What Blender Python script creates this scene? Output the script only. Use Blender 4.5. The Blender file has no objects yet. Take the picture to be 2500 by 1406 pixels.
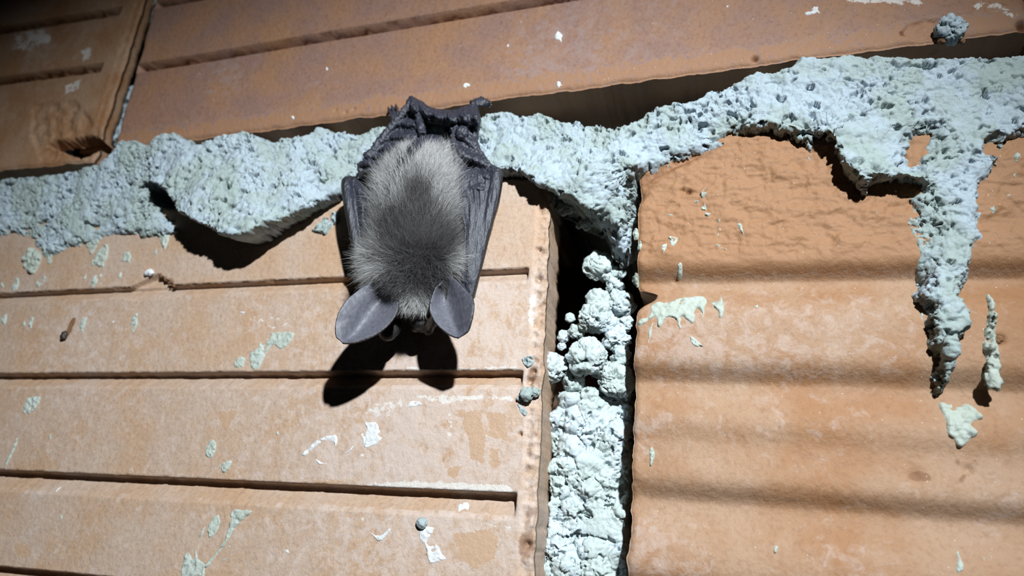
import bpy, math
import numpy as np
from mathutils import Vector, Matrix

# ------------------------------------------------------------------ camera
IW, IH = 2500.0, 1406.0
CX, CY = 1250.0, 703.0
FPX = 1683.0
T0 = 230.0                                   # mm from lens to wall along the view axis
def nrm(a): a = np.asarray(a, float); return a / np.linalg.norm(a)
Xc = nrm((5850, -242, -FPX))                 # wall axes seen from the camera (x right, y down, z forward)
Zc = np.array((290.0, -4700.0, FPX)); Zc = nrm(Zc - Xc * Zc.dot(Xc))
Yc = np.cross(Zc, Xc)
R = np.stack([Xc, Yc, Zc])                   # camera vector -> world vector
CAM = -T0 * (R @ np.array((0, 0, 1.0)))      # mm, wall face is the plane y = 0

def ray(px, py):
    px = np.asarray(px, float); py = np.asarray(py, float)
    d = np.stack([(px - CX) / FPX, (py - CY) / FPX, np.ones_like(px)], -1)
    return d @ R.T
def P3(px, py, h=0.0):
    """pixel -> 3D point (mm) standing h mm in front of the wall face"""
    d = ray(px, py)
    t = (-np.asarray(h, float) - CAM[1]) / d[..., 1]
    return CAM + d * t[..., None]
def UV(px, py, h=0.0):
    p = P3(px, py, h); return p[..., 0], p[..., 2]
def UVpts(pts, h=0.0):
    a = np.array(pts, float); u, v = UV(a[:, 0], a[:, 1], h); return np.stack([u, v], -1)
def PX(p):
    q = (np.asarray(p, float) - CAM) @ R
    return CX + FPX * q[..., 0] / q[..., 2], CY + FPX * q[..., 1] / q[..., 2]

scn = bpy.context.scene
COL = scn.collection
cam = bpy.data.cameras.new('camera'); camo = bpy.data.objects.new('camera', cam); COL.objects.link(camo)
rt, dn, fw = R @ np.array((1., 0, 0)), R @ np.array((0, 1., 0)), R @ np.array((0, 0, 1.))
camo.matrix_world = Matrix(((rt[0], -dn[0], -fw[0], CAM[0] / 1000), (rt[1], -dn[1], -fw[1], CAM[1] / 1000),
                            (rt[2], -dn[2], -fw[2], CAM[2] / 1000), (0, 0, 0, 1)))
cam.sensor_fit = 'HORIZONTAL'; cam.sensor_width = 36; cam.lens = 36 * FPX / IW
cam.clip_start = 0.01; cam.clip_end = 20
cam.dof.use_dof = True; cam.dof.focus_distance = 0.212; cam.dof.aperture_fstop = 11
scn.camera = camo

# ------------------------------------------------------------------ world, torch, exposure
w = bpy.data.worlds.new('night'); scn.world = w; w.use_nodes = True
w.node_tree.nodes['Background'].inputs[0].default_value = (0.5, 0.6, 0.8, 1)
w.node_tree.nodes['Background'].inputs[1].default_value = 0.005
lp = P3(2787, -575, 0.0) / 1000; lp[1] = -0.420            # straight out from the wall above and right of the lens
aim = P3(770, 1430, 0) / 1000
ld = bpy.data.lights.new('head_torch', 'SPOT'); lo_ = bpy.data.objects.new('head_torch', ld); COL.objects.link(lo_)
lo_.location = Vector(lp); lo_.rotation_euler = Vector(aim - lp).to_track_quat('-Z', 'Y').to_euler()
ld.energy = 25.5; ld.spot_size = math.radians(68); ld.spot_blend = 1.0; ld.shadow_soft_size = 0.008
ld.color = (0.90, 0.97, 1.0)
vs = scn.view_settings
vs.view_transform = 'Standard'; vs.look = 'None'; vs.gamma = 1.0; vs.use_curve_mapping = False; vs.exposure = 0.0

# ------------------------------------------------------------------ numpy noise
_rng = np.random.RandomState(7)
_perm = np.tile(_rng.permutation(256), 3)
_g = _rng.normal(size=(256, 3)); _g /= np.linalg.norm(_g, axis=1)[:, None]
_off = _rng.rand(256, 3)
def _h3(i, j, k): return _perm[_perm[_perm[i & 255] + (j & 255)] + (k & 255)]
def perlin(x, y, z=0.0):
    x, y, z = np.broadcast_arrays(np.asarray(x, float), np.asarray(y, float), np.asarray(z, float))
    xi, yi, zi = np.floor(x).astype(int), np.floor(y).astype(int), np.floor(z).astype(int)
    xf, yf, zf = x - xi, y - yi, z - zi
    f = lambda t: t * t * t * (t * (t * 6 - 15) + 10)
    u, v, w_ = f(xf), f(yf), f(zf); out = 0
    for a in (0, 1):
        for b in (0, 1):
            for c in (0, 1):
                g = _g[_h3(xi + a, yi + b, zi + c)]
                d = g[..., 0] * (xf - a) + g[..., 1] * (yf - b) + g[..., 2] * (zf - c)
                out = out + d * (u if a else 1 - u) * (v if b else 1 - v) * (w_ if c else 1 - w_)
    return out * 1.6
def fbm(x, y, z=0.0, o=4, gain=0.5):
    s, a, f = 0, 1.0, 1.0
    for i in range(o):
        s = s + a * perlin(x * f + 13.1 * i, y * f + 7.7 * i, z * f + 3.3 * i); a *= gain; f *= 2.03
    return s
def worley(x, y, z=0.0):
    x, y, z = np.broadcast_arrays(np.asarray(x, float), np.asarray(y, float), np.asarray(z, float))
    xi, yi, zi = np.floor(x).astype(int), np.floor(y).astype(int), np.floor(z).astype(int)
    f1 = np.full(x.shape, 9.0); f2 = np.full(x.shape, 9.0); cid = np.zeros(x.shape, int)
    for a in (-1, 0, 1):
        for b in (-1, 0, 1):
            for c in (-1, 0, 1):
                k = _h3(xi + a, yi + b, zi + c); o = _off[k]
                d = (xi + a + o[..., 0] - x) ** 2 + (yi + b + o[..., 1] - y) ** 2 + (zi + c + o[..., 2] - z) ** 2
                cl = d < f1
                f2 = np.where(cl, f1, np.minimum(f2, d)); cid = np.where(cl, k, cid); f1 = np.where(cl, d, f1)
    return np.sqrt(f1), np.sqrt(f2), cid / 255.0
def sstep(a, b, x):
    t = np.clip((x - a) / (b - a), 0, 1); return t * t * (3 - 2 * t)
def sdf(poly, u, v):
    """signed distance, positive inside"""
    poly = np.asarray(poly, float); sh = u.shape
    u = u.ravel(); v = v.ravel(); d2 = np.full(u.shape, 1e18); ins = np.zeros(u.shape, bool)
    n = len(poly)
    for i in range(n):
        a, b = poly[i], poly[(i + 1) % n]; ex, ey = b - a
        wx, wy = u - a[0], v - a[1]
        t = np.clip((wx * ex + wy * ey) / (ex * ex + ey * ey + 1e-12), 0, 1)
        d2 = np.minimum(d2, (wx - ex * t) ** 2 + (wy - ey * t) ** 2)
        c = ((a[1] > v) != (b[1] > v))
        if ey != 0:
            ins ^= c & (u < ex * (v - a[1]) / ey + a[0])
    return (np.sqrt(d2) * np.where(ins, 1, -1)).reshape(sh)
def smooth_poly(pts, n=3):
    """closed Catmull-Rom through the points"""
    p = np.asarray(pts, float); m = len(p); out = []
    for i in range(m):
        p0, p1, p2, p3 = p[i - 1], p[i], p[(i + 1) % m], p[(i + 2) % m]
        for k in range(n):
            t = k / n
            out.append(0.5 * (2 * p1 + (p2 - p0) * t + (2 * p0 - 5 * p1 + 4 * p2 - p3) * t * t + (3 * p1 - p0 - 3 * p2 + p3) * t ** 3))
    return np.array(out)
def spline(pts, n):
    """open Catmull-Rom resampled to n points"""
    p = np.asarray(pts, float); q = np.vstack([2 * p[0] - p[1], p, 2 * p[-1] - p[-2]])
    s = np.linspace(0, len(p) - 1 - 1e-9, n); i = s.astype(int); t = (s - i)[:, None]
    p0, p1, p2, p3 = q[i], q[i + 1], q[i + 2], q[i + 3]
    return 0.5 * (2 * p1 + (p2 - p0) * t + (2 * p0 - 5 * p1 + 4 * p2 - p3) * t * t + (3 * p1 - p0 - 3 * p2 + p3) * t ** 3)

# ------------------------------------------------------------------ mesh helpers (all coordinates in mm)
def make_mesh(name, V, F, smooth=True):
    V = np.asarray(V, np.float64) / 1000.0; F = np.asarray(F, np.int32); k = F.shape[1]
    me = bpy.data.meshes.new(name)
    me.vertices.add(len(V)); me.vertices.foreach_set('co', V.astype(np.float32).ravel())
    me.loops.add(F.size); me.loops.foreach_set('vertex_index', F.ravel())
    me.polygons.add(len(F)); me.polygons.foreach_set('loop_start', np.arange(0, F.size, k, dtype=np.int32))
    me.polygons.foreach_set('use_smooth', np.full(len(F), smooth, bool))
    me.update(calc_edges=True); me.validate()
    return me
def obj(name, me, mat=None, parent=None):
    o = bpy.data.objects.new(name, me); COL.objects.link(o)
    if mat: me.materials.append(mat)
    if parent: o.parent = parent
    return o
def attr(me, name, vals):
    a = me.attributes.new(name, 'FLOAT', 'POINT'); a.data.foreach_set('value', np.asarray(vals, np.float32).ravel())
def grid_faces(nr, nc, wrap=False):
    r = np.arange(nr - 1)[:, None]; c = np.arange(nc if wrap else nc - 1)[None, :]; c2 = (c + 1) % nc
    return np.stack([r * nc + c + 0 * r, r * nc + c2, (r + 1) * nc + c2, (r + 1) * nc + c], -1).reshape(-1, 4)
def vnormals(V, F):
    n = np.cross(V[F[:, 2]] - V[F[:, 0]], V[F[:, 3 if F.shape[1] > 3 else 1]] - V[F[:, 1 if F.shape[1] > 3 else 0]])
    if F.shape[1] == 3: n = np.cross(V[F[:, 1]] - V[F[:, 0]], V[F[:, 2]] - V[F[:, 0]])
    N = np.zeros_like(V)
    for k in range(F.shape[1]): np.add.at(N, F[:, k], n)
    return N / (np.linalg.norm(N, axis=1)[:, None] + 1e-12)

# ------------------------------------------------------------------ materials
def mat_new(name):
    m = bpy.data.materials.new(name); m.use_nodes = True; nt = m.node_tree
    return m, nt, nt.nodes['Principled BSDF']
class NT:
    def __init__(s, nt): s.nt = nt; s.co = nt.nodes.new('ShaderNodeTexCoord').outputs['Object']
    def noise(s, scale, detail=4, rough=0.55, dist=0.0, stretch=None):
        n = s.nt.nodes.new('ShaderNodeTexNoise'); n.inputs['Scale'].default_value = scale
        n.inputs['Detail'].default_value = detail; n.inputs['Roughness'].default_value = rough; n.inputs['Distortion'].default_value = dist
        src = s.co
        if stretch:
            mp = s.nt.nodes.new('ShaderNodeMapping'); mp.inputs['Scale'].default_value = stretch
            s.nt.links.new(src, mp.inputs[0]); src = mp.outputs[0]
        s.nt.links.new(src, n.inputs['Vector']); return n.outputs['Fac']
    def vor(s, scale):
        n = s.nt.nodes.new('ShaderNodeTexVoronoi'); n.inputs['Scale'].default_value = scale
        s.nt.links.new(s.co, n.inputs['Vector']); return n.outputs['Distance']
    def ramp(s, fac, a, b):
        n = s.nt.nodes.new('ShaderNodeMapRange'); n.inputs[1].default_value = a; n.inputs[2].default_value = b
        n.interpolation_type = 'SMOOTHSTEP'; s.nt.links.new(fac, n.inputs[0]); return n.outputs[0]
    def math(s, op, a, b=0.0):
        n = s.nt.nodes.new('ShaderNodeMath'); n.operation = op
        for i, q in enumerate((a, b)):
            if isinstance(q, (int, float)): n.inputs[i].default_value = q
            else: s.nt.links.new(q, n.inputs[i])
        return n.outputs[0]
    def mix(s, fac, a, b):
        n = s.nt.nodes.new('ShaderNodeMix'); n.data_type = 'RGBA'
        for i, q in ((0, fac), (6, a), (7, b)):
            if isinstance(q, tuple): n.inputs[i].default_value = q + (1,)
            elif isinstance(q, (int, float)): n.inputs[i].default_value = q
            else: s.nt.links.new(q, n.inputs[i])
        return n.outputs[2]
    def attr(s, name):
        n = s.nt.nodes.new('ShaderNodeAttribute'); n.attribute_name = name; return n
    def bump(s, h, strength, dist, prev=None):
        n = s.nt.nodes.new('ShaderNodeBump'); n.inputs['Strength'].default_value = strength; n.inputs['Distance'].default_value = dist
        s.nt.links.new(h, n.inputs['Height'])
        if prev: s.nt.links.new(prev, n.inputs['Normal'])
        return n.outputs[0]

def brick_material(name, base, warm, pale, pale_amt, dark):
    m, nt, b = mat_new(name); N = NT(nt)
    c = N.mix(N.ramp(N.noise(38, 5, 0.6), 0.35, 0.68), base, warm)
    c = N.mix(N.math('MULTIPLY', N.ramp(N.noise(700, 3), 0.45, 0.75), 0.30), c, dark)
    eff = N.math('ADD', N.attr('eff').outputs['Fac'], N.math('MULTIPLY', N.math('SUBTRACT', N.noise(210, 8, 0.72, 0.6), 0.5), 2.1))
    c = N.mix(N.math('MULTIPLY', N.ramp(eff, 0.42, 0.85), pale_amt), c, pale)
    wn = N.math('ADD', N.attr('worn').outputs['Fac'], N.math('MULTIPLY', N.math('SUBTRACT', N.noise(260, 7, 0.68, 1.0), 0.5), 2.0))
    c = N.mix(N.math('MULTIPLY', N.ramp(wn, 0.42, 0.50), 0.35), c, pale)
    c = N.mix(N.math('MULTIPLY', N.ramp(wn, 0.52, 0.60), 0.9), c, warm)
    wh = N.math('ADD', N.attr('white').outputs['Fac'], N.math('MULTIPLY', N.math('SUBTRACT', N.noise(420, 6, 0.7, 0.5), 0.5), 1.7))
    c = N.mix(N.math('MULTIPLY', N.ramp(wh, 0.5, 0.66), 0.8), c, (0.600, 0.570, 0.540))
    dk = N.math('ADD', N.attr('dark').outputs['Fac'], N.math('MULTIPLY', N.math('SUBTRACT', N.noise(300, 5, 0.6), 0.5), 0.9))
    c = N.mix(N.math('MULTIPLY', N.ramp(dk, 0.45, 0.8), 0.75), c, dark)
    c = N.mix(N.math('MULTIPLY', N.math('LESS_THAN', N.vor(330), 0.045), 0.7), c, (0.675, 0.637, 0.600))   # sparkle painted as pale dots
    c = N.mix(N.math('MULTIPLY', N.ramp(N.noise(2600, 3, 0.7), 0.5, 0.8), 0.35), c, dark)
    nt.links.new(c, b.inputs['Base Color']); b.inputs['Roughness'].default_value = 0.62
    b.inputs['Specular IOR Level'].default_value = 0.35
    bp = N.bump(N.noise(3600, 3, 0.7), 0.45, 0.00025); bp = N.bump(N.noise(520, 5, 0.68), 0.4, 0.0009, bp)
    nt.links.new(bp, b.inputs['Normal'])
    return m
M_tan = brick_material('clay_tan', (0.443, 0.332, 0.264), (0.427, 0.277, 0.179), (0.514, 0.419, 0.375), 0.75, (0.190, 0.095, 0.047))
M_orange = brick_material('clay_orange', (0.335, 0.212, 0.135), (0.288, 0.143, 0.066), (0.405, 0.305, 0.255), 0.65, (0.175, 0.077, 0.035))
M_red = brick_material('clay_red', (0.228, 0.133, 0.106), (0.285, 0.148, 0.080), (0.265, 0.190, 0.176), 0.65, (0.106, 0.040, 0.021))

def mortar_material(name, a, b_, c_):
    m, nt, b = mat_new(name); N = NT(nt)
    c = N.mix(N.ramp(N.noise(60, 6, 0.65), 0.42, 0.60), a, b_)
    c = N.mix(N.math('MULTIPLY', N.ramp(N.noise(500, 4, 0.65), 0.5, 0.75), 0.5), c, c_)
    nt.links.new(c, b.inputs['Base Color']); b.inputs['Roughness'].default_value = 0.8
    b.inputs['Specular IOR Level'].default_value = 0.25
    bp = N.bump(N.noise(1900, 3, 0.65), 0.45, 0.0004); bp = N.bump(N.noise(650, 4, 0.6), 0.4, 0.0007, bp)
    nt.links.new(bp, b.inputs['Normal']); return m
M_mortar = mortar_material('mortar', (0.282, 0.336, 0.328), (0.335, 0.398, 0.448), (0.195, 0.228, 0.213))
M_mortar_lit = mortar_material('mortar_lit', (0.42, 0.485, 0.475), (0.47, 0.545, 0.59), (0.31, 0.355, 0.335))  # same mortar lightened; torchlight on the lower joint is put into the colour
M_splash = mortar_material('mortar_smear', (0.350, 0.385, 0.336), (0.385, 0.427, 0.392), (0.294, 0.322, 0.269))
M_white = mortar_material('white_plaster', (0.560, 0.574, 0.588), (0.588, 0.595, 0.609), (0.504, 0.518, 0.518))
def plain(name, col, rough=0.6, scale=600, amt=0.3):
    m, nt, b = mat_new(name); N = NT(nt)
    c = N.mix(N.math('MULTIPLY', N.ramp(N.noise(scale, 4), 0.35, 0.7), amt), col, tuple(x * 0.45 for x in col))
    nt.links.new(c, b.inputs['Base Color']); b.inputs['Roughness'].default_value = rough
    nt.links.new(N.bump(N.noise(scale * 2, 3), 0.4, 0.0004), b.inputs['Normal']); return m
M_core = plain('cavity_darkness', (0.10, 0.055, 0.035), 0.9, 60)  # dark colour stands in for the shade deep behind the joints
M_dark = plain('dark_droppings', (0.035, 0.025, 0.02), 0.5)
M_brown = plain('brown_crumbs', (0.20, 0.10, 0.045), 0.85)
M_claw = plain('claw_horn', (0.07, 0.06, 0.06), 0.35)
M_eye = plain('eye_black', (0.006, 0.006, 0.007), 0.08)

# ------------------------------------------------------------------ the wall
def box_mesh(name, lo, hi):
    a = np.array([(x, y, z) for x in (lo[0], hi[0]) for y in (lo[1], hi[1]) for z in (lo[2], hi[2])], float)
    return make_mesh(name, a, [(0, 1, 3, 2), (4, 6, 7, 5), (0, 4, 5, 1), (2, 3, 7, 6), (0, 2, 6, 4), (1, 5, 7, 3)], False)
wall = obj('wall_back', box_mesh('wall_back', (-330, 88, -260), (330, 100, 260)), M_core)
wall['kind'] = 'structure'; wall['label'] = 'rough unplastered wall of ribbed hollow clay bricks with squeezed-out mortar joints'

class Brick:
    """ribbed block: a relief front face h(s,t) plus sides running back into the wall; s runs along it, t runs down"""
    def __init__(B, anchor, along, left, right, top, bottom, hfun, base=0.0):
        a = np.array(UV(*anchor)); b = np.array(UV(*along))
        B.o = a; B.es = nrm(b - a); B.et = np.array((B.es[1], -B.es[0])); B.base = base; B.hfun = hfun
        B.s0 = B.st(*left)[0]; B.s1 = B.st(*right)[0]; B.t0 = B.st(*top)[1]; B.t1 = B.st(*bottom)[1]
    def st_uv(B, u, v):
        du, dv = u - B.o[0], v - B.o[1]
        return du * B.es[0] + dv * B.es[1], du * B.et[0] + dv * B.et[1]
    def st(B, px, py): return B.st_uv(*UV(px, py))
    def t(B, px, py): return B.st(px, py)[1]
    def height(B, u, v):
        s, t = B.st_uv(u, v); return B.hfun(B, s, t) + B.base
    def build(B, name, step, mat, masks, rr=2.2, back=84.0, hollow=None, edge=None, er=0.6, hole=None):
        ns = int((B.s1 - B.s0) / step) + 1; nt_ = int((B.t1 - B.t0) / step) + 1
        s = np.linspace(B.s0, B.s1, ns)[None, :] + np.zeros((nt_, 1)); t = np.linspace(B.t0, B.t1, nt_)[:, None] + np.zeros((1, ns))
        d = np.minimum(np.minimum(s - B.s0, B.s1 - s), np.minimum(t - B.t0, B.t1 - t))
        r = rr + 0.8 * perlin(s / 9, t / 9, 3)
        h = B.hfun(B, s, t) + B.base
        k = np.clip(1 - d / r, 0, 1) * 0.88; h = h - r * (1 - np.sqrt(np.clip(1 - k * k, 0, 1)))
        fall = np.clip(1 - d / 6, 0, 1)
        s2 = s + er * fall * fbm(s / 7, t / 7, 9, 4); t2 = t + er * fall * fbm(s / 7, t / 7, 21, 4)
        if edge is not None:
            e = edge(B, t)                                          # moves the left or right edge inwards
            s2 = s2 + e * np.clip(1 - np.abs(s - (B.s0 if e.max() > 0 else B.s1)) / 9, 0, 1)
        V = [np.stack([s2.ravel(), t2.ravel(), h.ravel()], -1)]; F = [grid_faces(nt_, ns)]
        if hole is not None:                                        # broken through: open into the hollow inside
            uu = B.o[0] + s * B.es[0] + t * B.et[0]; vv = B.o[1] + s * B.es[1] + t * B.et[1]
            q = sdf(UVpts(hole), uu + 0.6 * perlin(uu / 2, vv / 2, 1), vv + 0.6 * perlin(uu / 2, vv / 2, 9)).ravel()
            F[0] = F[0][~(q[F[0]] > 0.75).all(1)]
        idx = np.arange(nt_ * ns).reshape(nt_, ns)
        loop = np.concatenate([idx[0, :], idx[1:, -1], idx[-1, -2::-1], idx[-2:0:-1, 0]])
        prev = loop; nV = nt_ * ns; L = len(loop); base = V[0][loop]
        for dep in (1.5, 3, 5, 7.5, 10, 13, 17, 22, 30, 45, back):
            q = base.copy(); q[:, 2] = base[:, 2] - dep if dep < back else -back
            if hollow and dep > hollow:                             # the thin outer web ends and the cavity begins
                q[:, 0] -= np.where(base[:, 0] > B.s1 - 3, 22, 0)
            am = 0.5 * min(1.0, (dep / 12) ** 1.5)
            q[:, 0] += am * perlin(q[:, 0] / 4, q[:, 1] / 4, dep / 4); q[:, 1] += am * perlin(q[:, 0] / 4, q[:, 1] / 4, dep / 4 + 40)
            cur = nV + np.arange(L); V.append(q); nV += L
            F.append(np.stack([prev, np.roll(prev, -1), np.roll(cur, -1), cur], -1)); prev = cur
        V = np.concatenate(V); F = np.concatenate(F)
        u = B.o[0] + V[:, 0] * B.es[0] + V[:, 1] * B.et[0]; v = B.o[1] + V[:, 0] * B.es[1] + V[:, 1] * B.et[1]
        W3 = np.stack([u, -V[:, 2], v], -1)
        me = make_mesh(name, W3, F[:, ::-1]); o = obj(name, me, mat, wall)
        mk = masks(B, V[:, 0], V[:, 1], V[:, 2], u, v)
        for nm in ('eff', 'worn', 'white', 'dark'): attr(me, nm, mk.get(nm, np.zeros(len(V))))
        B.obj = o; return o

def rib(t, lip, depth, dark_w, slope_w):
    """one groove: square step inwards under the lip, floor, then a slope back out"""
    a = sstep(lip - 0.35, lip + 0.35, t); b = np.clip((t - lip - dark_w) / slope_w, 0, 1)
    b = b * 0.75 + 0.25 * sstep(0, 1, b)
    return -depth * a * (1 - b)
def blob(u, v, px, py, r, h=0.0):
    c = UV(px, py, h); return np.exp(-((u - c[0]) ** 2 + (v - c[1]) ** 2) / (r * 0.137) ** 2)
def patch(u, v, pts, soft=1.5):
    return sstep(-soft, soft, sdf(UVpts(pts), u, v))

# --- lower-left brick: flat ribs, square grooves, end web at its right edge
def h_C(B, s, t):
    end = sstep(0, 1.0, (B.s1 - 6.0 + 0.8 * perlin(t / 6, 0, 5)) - s)
    lips = [B.t(1200, 658), B.t(1200, 905), B.t(1200, 1202), B.t(1200, 1500)]
    wig = 0.25 * fbm(s / 6, t / 30, 2, 3)
    g = 0
    for i, l in enumerate(lips):
        dp = (3.4, 4.6, 4.8, 4.8)[i]
        # broken lip in the first groove
        g = g + rib(t + wig, l, dp, (1.0, 0.8, 1.6, 1.6)[i], (4.0, 5.0, 6.0, 6.0)[i])
    u = B.o[0] + s * B.es[0] + t * B.et[0]; v = B.o[1] + s * B.es[1] + t * B.et[1]
    chip = sdf(UVpts([(255, 722), (330, 694), (365, 676), (385, 668), (405, 680), (430, 700), (480, 704), (430, 728), (330, 735)]), u, v)
    g = np.where(chip > 0, np.minimum(g, -3.2 * np.clip(chip / 0.4, 0, 1) + np.clip((t - lips[0] + 3) / 8, 0, 1) * 2.2), g)
    strip = sstep(B.s1 - 5.0, B.s1 - 3.0, s)
    h = g * end - strip * (0.9 + 0.8 * fbm(s / 3, t / 3, 4, 3))
    for px, py, r in ((1312, 606, 5), (1312, 678, 7), (1291, 930, 8), (1300, 905, 6), (1282, 1330, 7), (1270, 1060, 4)):
        c = UV(px, py); h = h - 2.2 * np.exp(-((u - c[0]) ** 2 + (v - c[1]) ** 2) / (r * 0.14) ** 2)
    return h + 0.12 * fbm(s / 8, t / 8, 1, 3) + 0.05 * perlin(s / 1.6, t / 1.6, 8) + 0.35 * perlin(s / 45, t / 45, 6)
bC = Brick((0, 933), (1280, 931), (-560, 900), (1322, 930), (1250, 436), (700, 1640), h_C)
def masks_C(B, s, t, h, u, v):
    px, py = PX(np.stack([u, -h, v], -1))
    eff = 0.42 + 0.18 * sstep(500, 1100, px) + 0.22 * blob(u, v, 1000, 1080, 260) + 0.2 * blob(u, v, 1150, 770, 130) + 0.15 * blob(u, v, 200, 850, 200)
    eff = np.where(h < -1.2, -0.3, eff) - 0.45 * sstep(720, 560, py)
    worn = 0
    for pts in ([(1110, 1003), (1170, 1000), (1190, 1060), (1180, 1130), (1150, 1125), (1140, 1060)], [(1185, 1005), (1240, 1010), (1235, 1080), (1195, 1070)],
                [(1105, 1300), (1190, 1290), (1215, 1310), (1210, 1365), (1160, 1390), (1120, 1370)], [(530, 1000), (580, 1005), (560, 1045), (545, 1055)],
                [(30, 1325), (70, 1325), (75, 1360), (40, 1365)], [(760, 1172), (830, 1170), (860, 1185), (770, 1185)], [(1195, 1090), (1225, 1090), (1220, 1140), (1200, 1150)],
                [(1095, 1135), (1125, 1140), (1110, 1170), (1095, 1160)], [(1000, 790), (1030, 800), (1040, 860), (1010, 850)]):
        worn = np.maximum(worn, patch(u, v, pts, 2.2))
    white = 0.95 * patch(u, v, [(890, 1180), (1000, 1172), (1240, 1182), (1262, 1205), (1100, 1200), (900, 1192)], 1.4)
    for pts, a in (([(950, 892), (1130, 896), (1260, 890), (1275, 905), (1000, 905)], 0.75), ([(1000, 962), (1250, 962), (1262, 985), (1180, 975), (1080, 990), (1010, 970)], 0.7),
                   ([(905, 985), (985, 965), (990, 990), (940, 1030), (880, 1030)], 0.55), ([(855, 1258), (980, 1262), (980, 1275), (880, 1272)], 0.6),
                   ([(1088, 1000), (1105, 1005), (1110, 1060), (1090, 1100), (1080, 1060)], 0.55), ([(1140, 1272), (1250, 1275), (1255, 1300), (1150, 1282)], 0.55),
                   ([(1285, 720), (1308, 715), (1302, 800), (1286, 790)], 0.7), ([(590, 765), (680, 770), (720, 800), (660, 810), (610, 790)], 0.45)):
        white = np.maximum(white, a * patch(u, v, pts, 1.4))
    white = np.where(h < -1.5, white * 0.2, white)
    rim = sstep(B.s1 - 5.5, B.s1 - 3.5, s)
    dark = 0.5 * rim * (h > -3) + 0.9 * blob(u, v, 415, 690, 22) + 0.6 * blob(u, v, 330, 705, 26) + 0.5 * blob(u, v, 1290, 915, 18) + 0.5 * blob(u, v, 1275, 1330, 25)
    return dict(eff=eff, worn=worn, white=white, dark=dark)
bC.build('brick', 0.42, M_tan, masks_C, rr=1.6, hollow=19)

# --- right brick: soft wavy ribs, torn upper part
def h_D(B, s, t):
    ws = 0.5 * perlin(s / 40, t / 40, 2)
    h = 0
    for (x, y), A, wu, wd in (((1700, 680), 5.4, 3.6, 7.0), ((1700, 932), 4.6, 4.4, 8.5), ((1700, 1082), 2.2, 5.5, 9.0), ((1700, 1228), 4.6, 4.4, 9.0), ((1700, 1470), 4.6, 4.4, 8.0)):
        q = t + ws - B.t(x, y); h = h - A * np.exp(-(q / np.where(q < 0, wu, wd)) ** 2)
    up = sstep(B.t(1700, 655), B.t(1700, 600), t)
    rough = fbm(s / 11 + 0.3 * perlin(s / 5, t / 5, 8), t / 7, 3, 6, 0.62)
    h = h + up * (0.9 * rough - 0.3 + 0.5 * np.abs(perlin(s / 4, t / 2.5, 7)))
    u = B.o[0] + s * B.es[0] + t * B.et[0]; v = B.o[1] + s * B.es[1] + t * B.et[1]
    nt = sdf(UVpts([(1500, 420), (1575, 412), (1640, 400), (1760, 350), (1660, 402), (1600, 440), (1560, 490), (1500, 520)]), u, v)
    h = h - 2.0 * sstep(-1.5, 2.5, nt)
    for px, py, r, a in ((1680, 466, 7, 2.0), (1665, 462, 5, 1.5), (1645, 672, 6, 0.8), (2440, 830, 9, 2.5), (1595, 1130, 30, 0.5), (1560, 1160, 35, 0.6), (2235, 1160, 12, .7), (2370, 1145, 8, .9)):
        c = UV(px, py); h = h - a * np.exp(-((u - c[0]) ** 2 + (v - c[1]) ** 2) / (r * 0.14) ** 2)
    return h + 0.10 * fbm(s / 5, t / 5, 1, 3) + 0.05 * perlin(s / 1.3, t / 1.3, 8)
bD = Brick((1560, 909), (2500, 931), (1545, 900), (3250, 900), (1560, 330), (1700, 1640), h_D)
def edge_D(B, t):
    n = B.t(1560, 712); q = t - n
    return 5.8 * np.exp(-(q / np.where(q < 0, 1.6, 4.2)) ** 2) + 0.35 * (1 + fbm(t / 5, 0, 3, 3)) + 0.8 * sstep(B.t(1560, 430), B.t(1560, 350), t) * 9
def masks_D(B, s, t, h, u, v):
    px, py = PX(np.stack([u, -h, v], -1))
    up = sstep(B.t(1700, 690), B.t(1700, 640), t)
    eff = 0.30 + 0.35 * blob(u, v, 1650, 840, 110) + 0.4 * blob(u, v, 1560, 1050, 60) + 0.35 * blob(u, v, 1600, 1330, 120) + 0.3 * blob(u, v, 1950, 800, 220) + 0.25 * blob(u, v, 2450, 1230, 90) + 0.25 * blob(u, v, 2080, 1370, 100) - 0.5 * up
    eff = eff - 0.10 * sstep(-1, -3, h)
    worn = 1.0 * up + 0.45 * blob(u, v, 1850, 390, 120)
    dark = 0.75 * patch(u, v, [(1550, 420), (1640, 400), (1760, 345), (1800, 350), (1680, 410), (1600, 440), (1560, 470)], 2.5) + 0.9 * blob(u, v, 1680, 466, 10)
    for a, b, c in ((2230, 1163, 14), (2250, 1158, 12), (2270, 1166, 10), (2360, 1160, 8), (2350, 1172, 7), (2385, 1122, 7), (2345, 1125, 10)):
        dark = dark + 0.7 * blob(u, v, a, b, c)
    dark = dark + 0.35 * blob(u, v, 1585, 1150, 40)
    return dict(eff=eff, worn=worn, dark=dark)
bD.build('brick', 0.42, M_orange, masks_D, rr=2.0, edge=edge_D)

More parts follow.
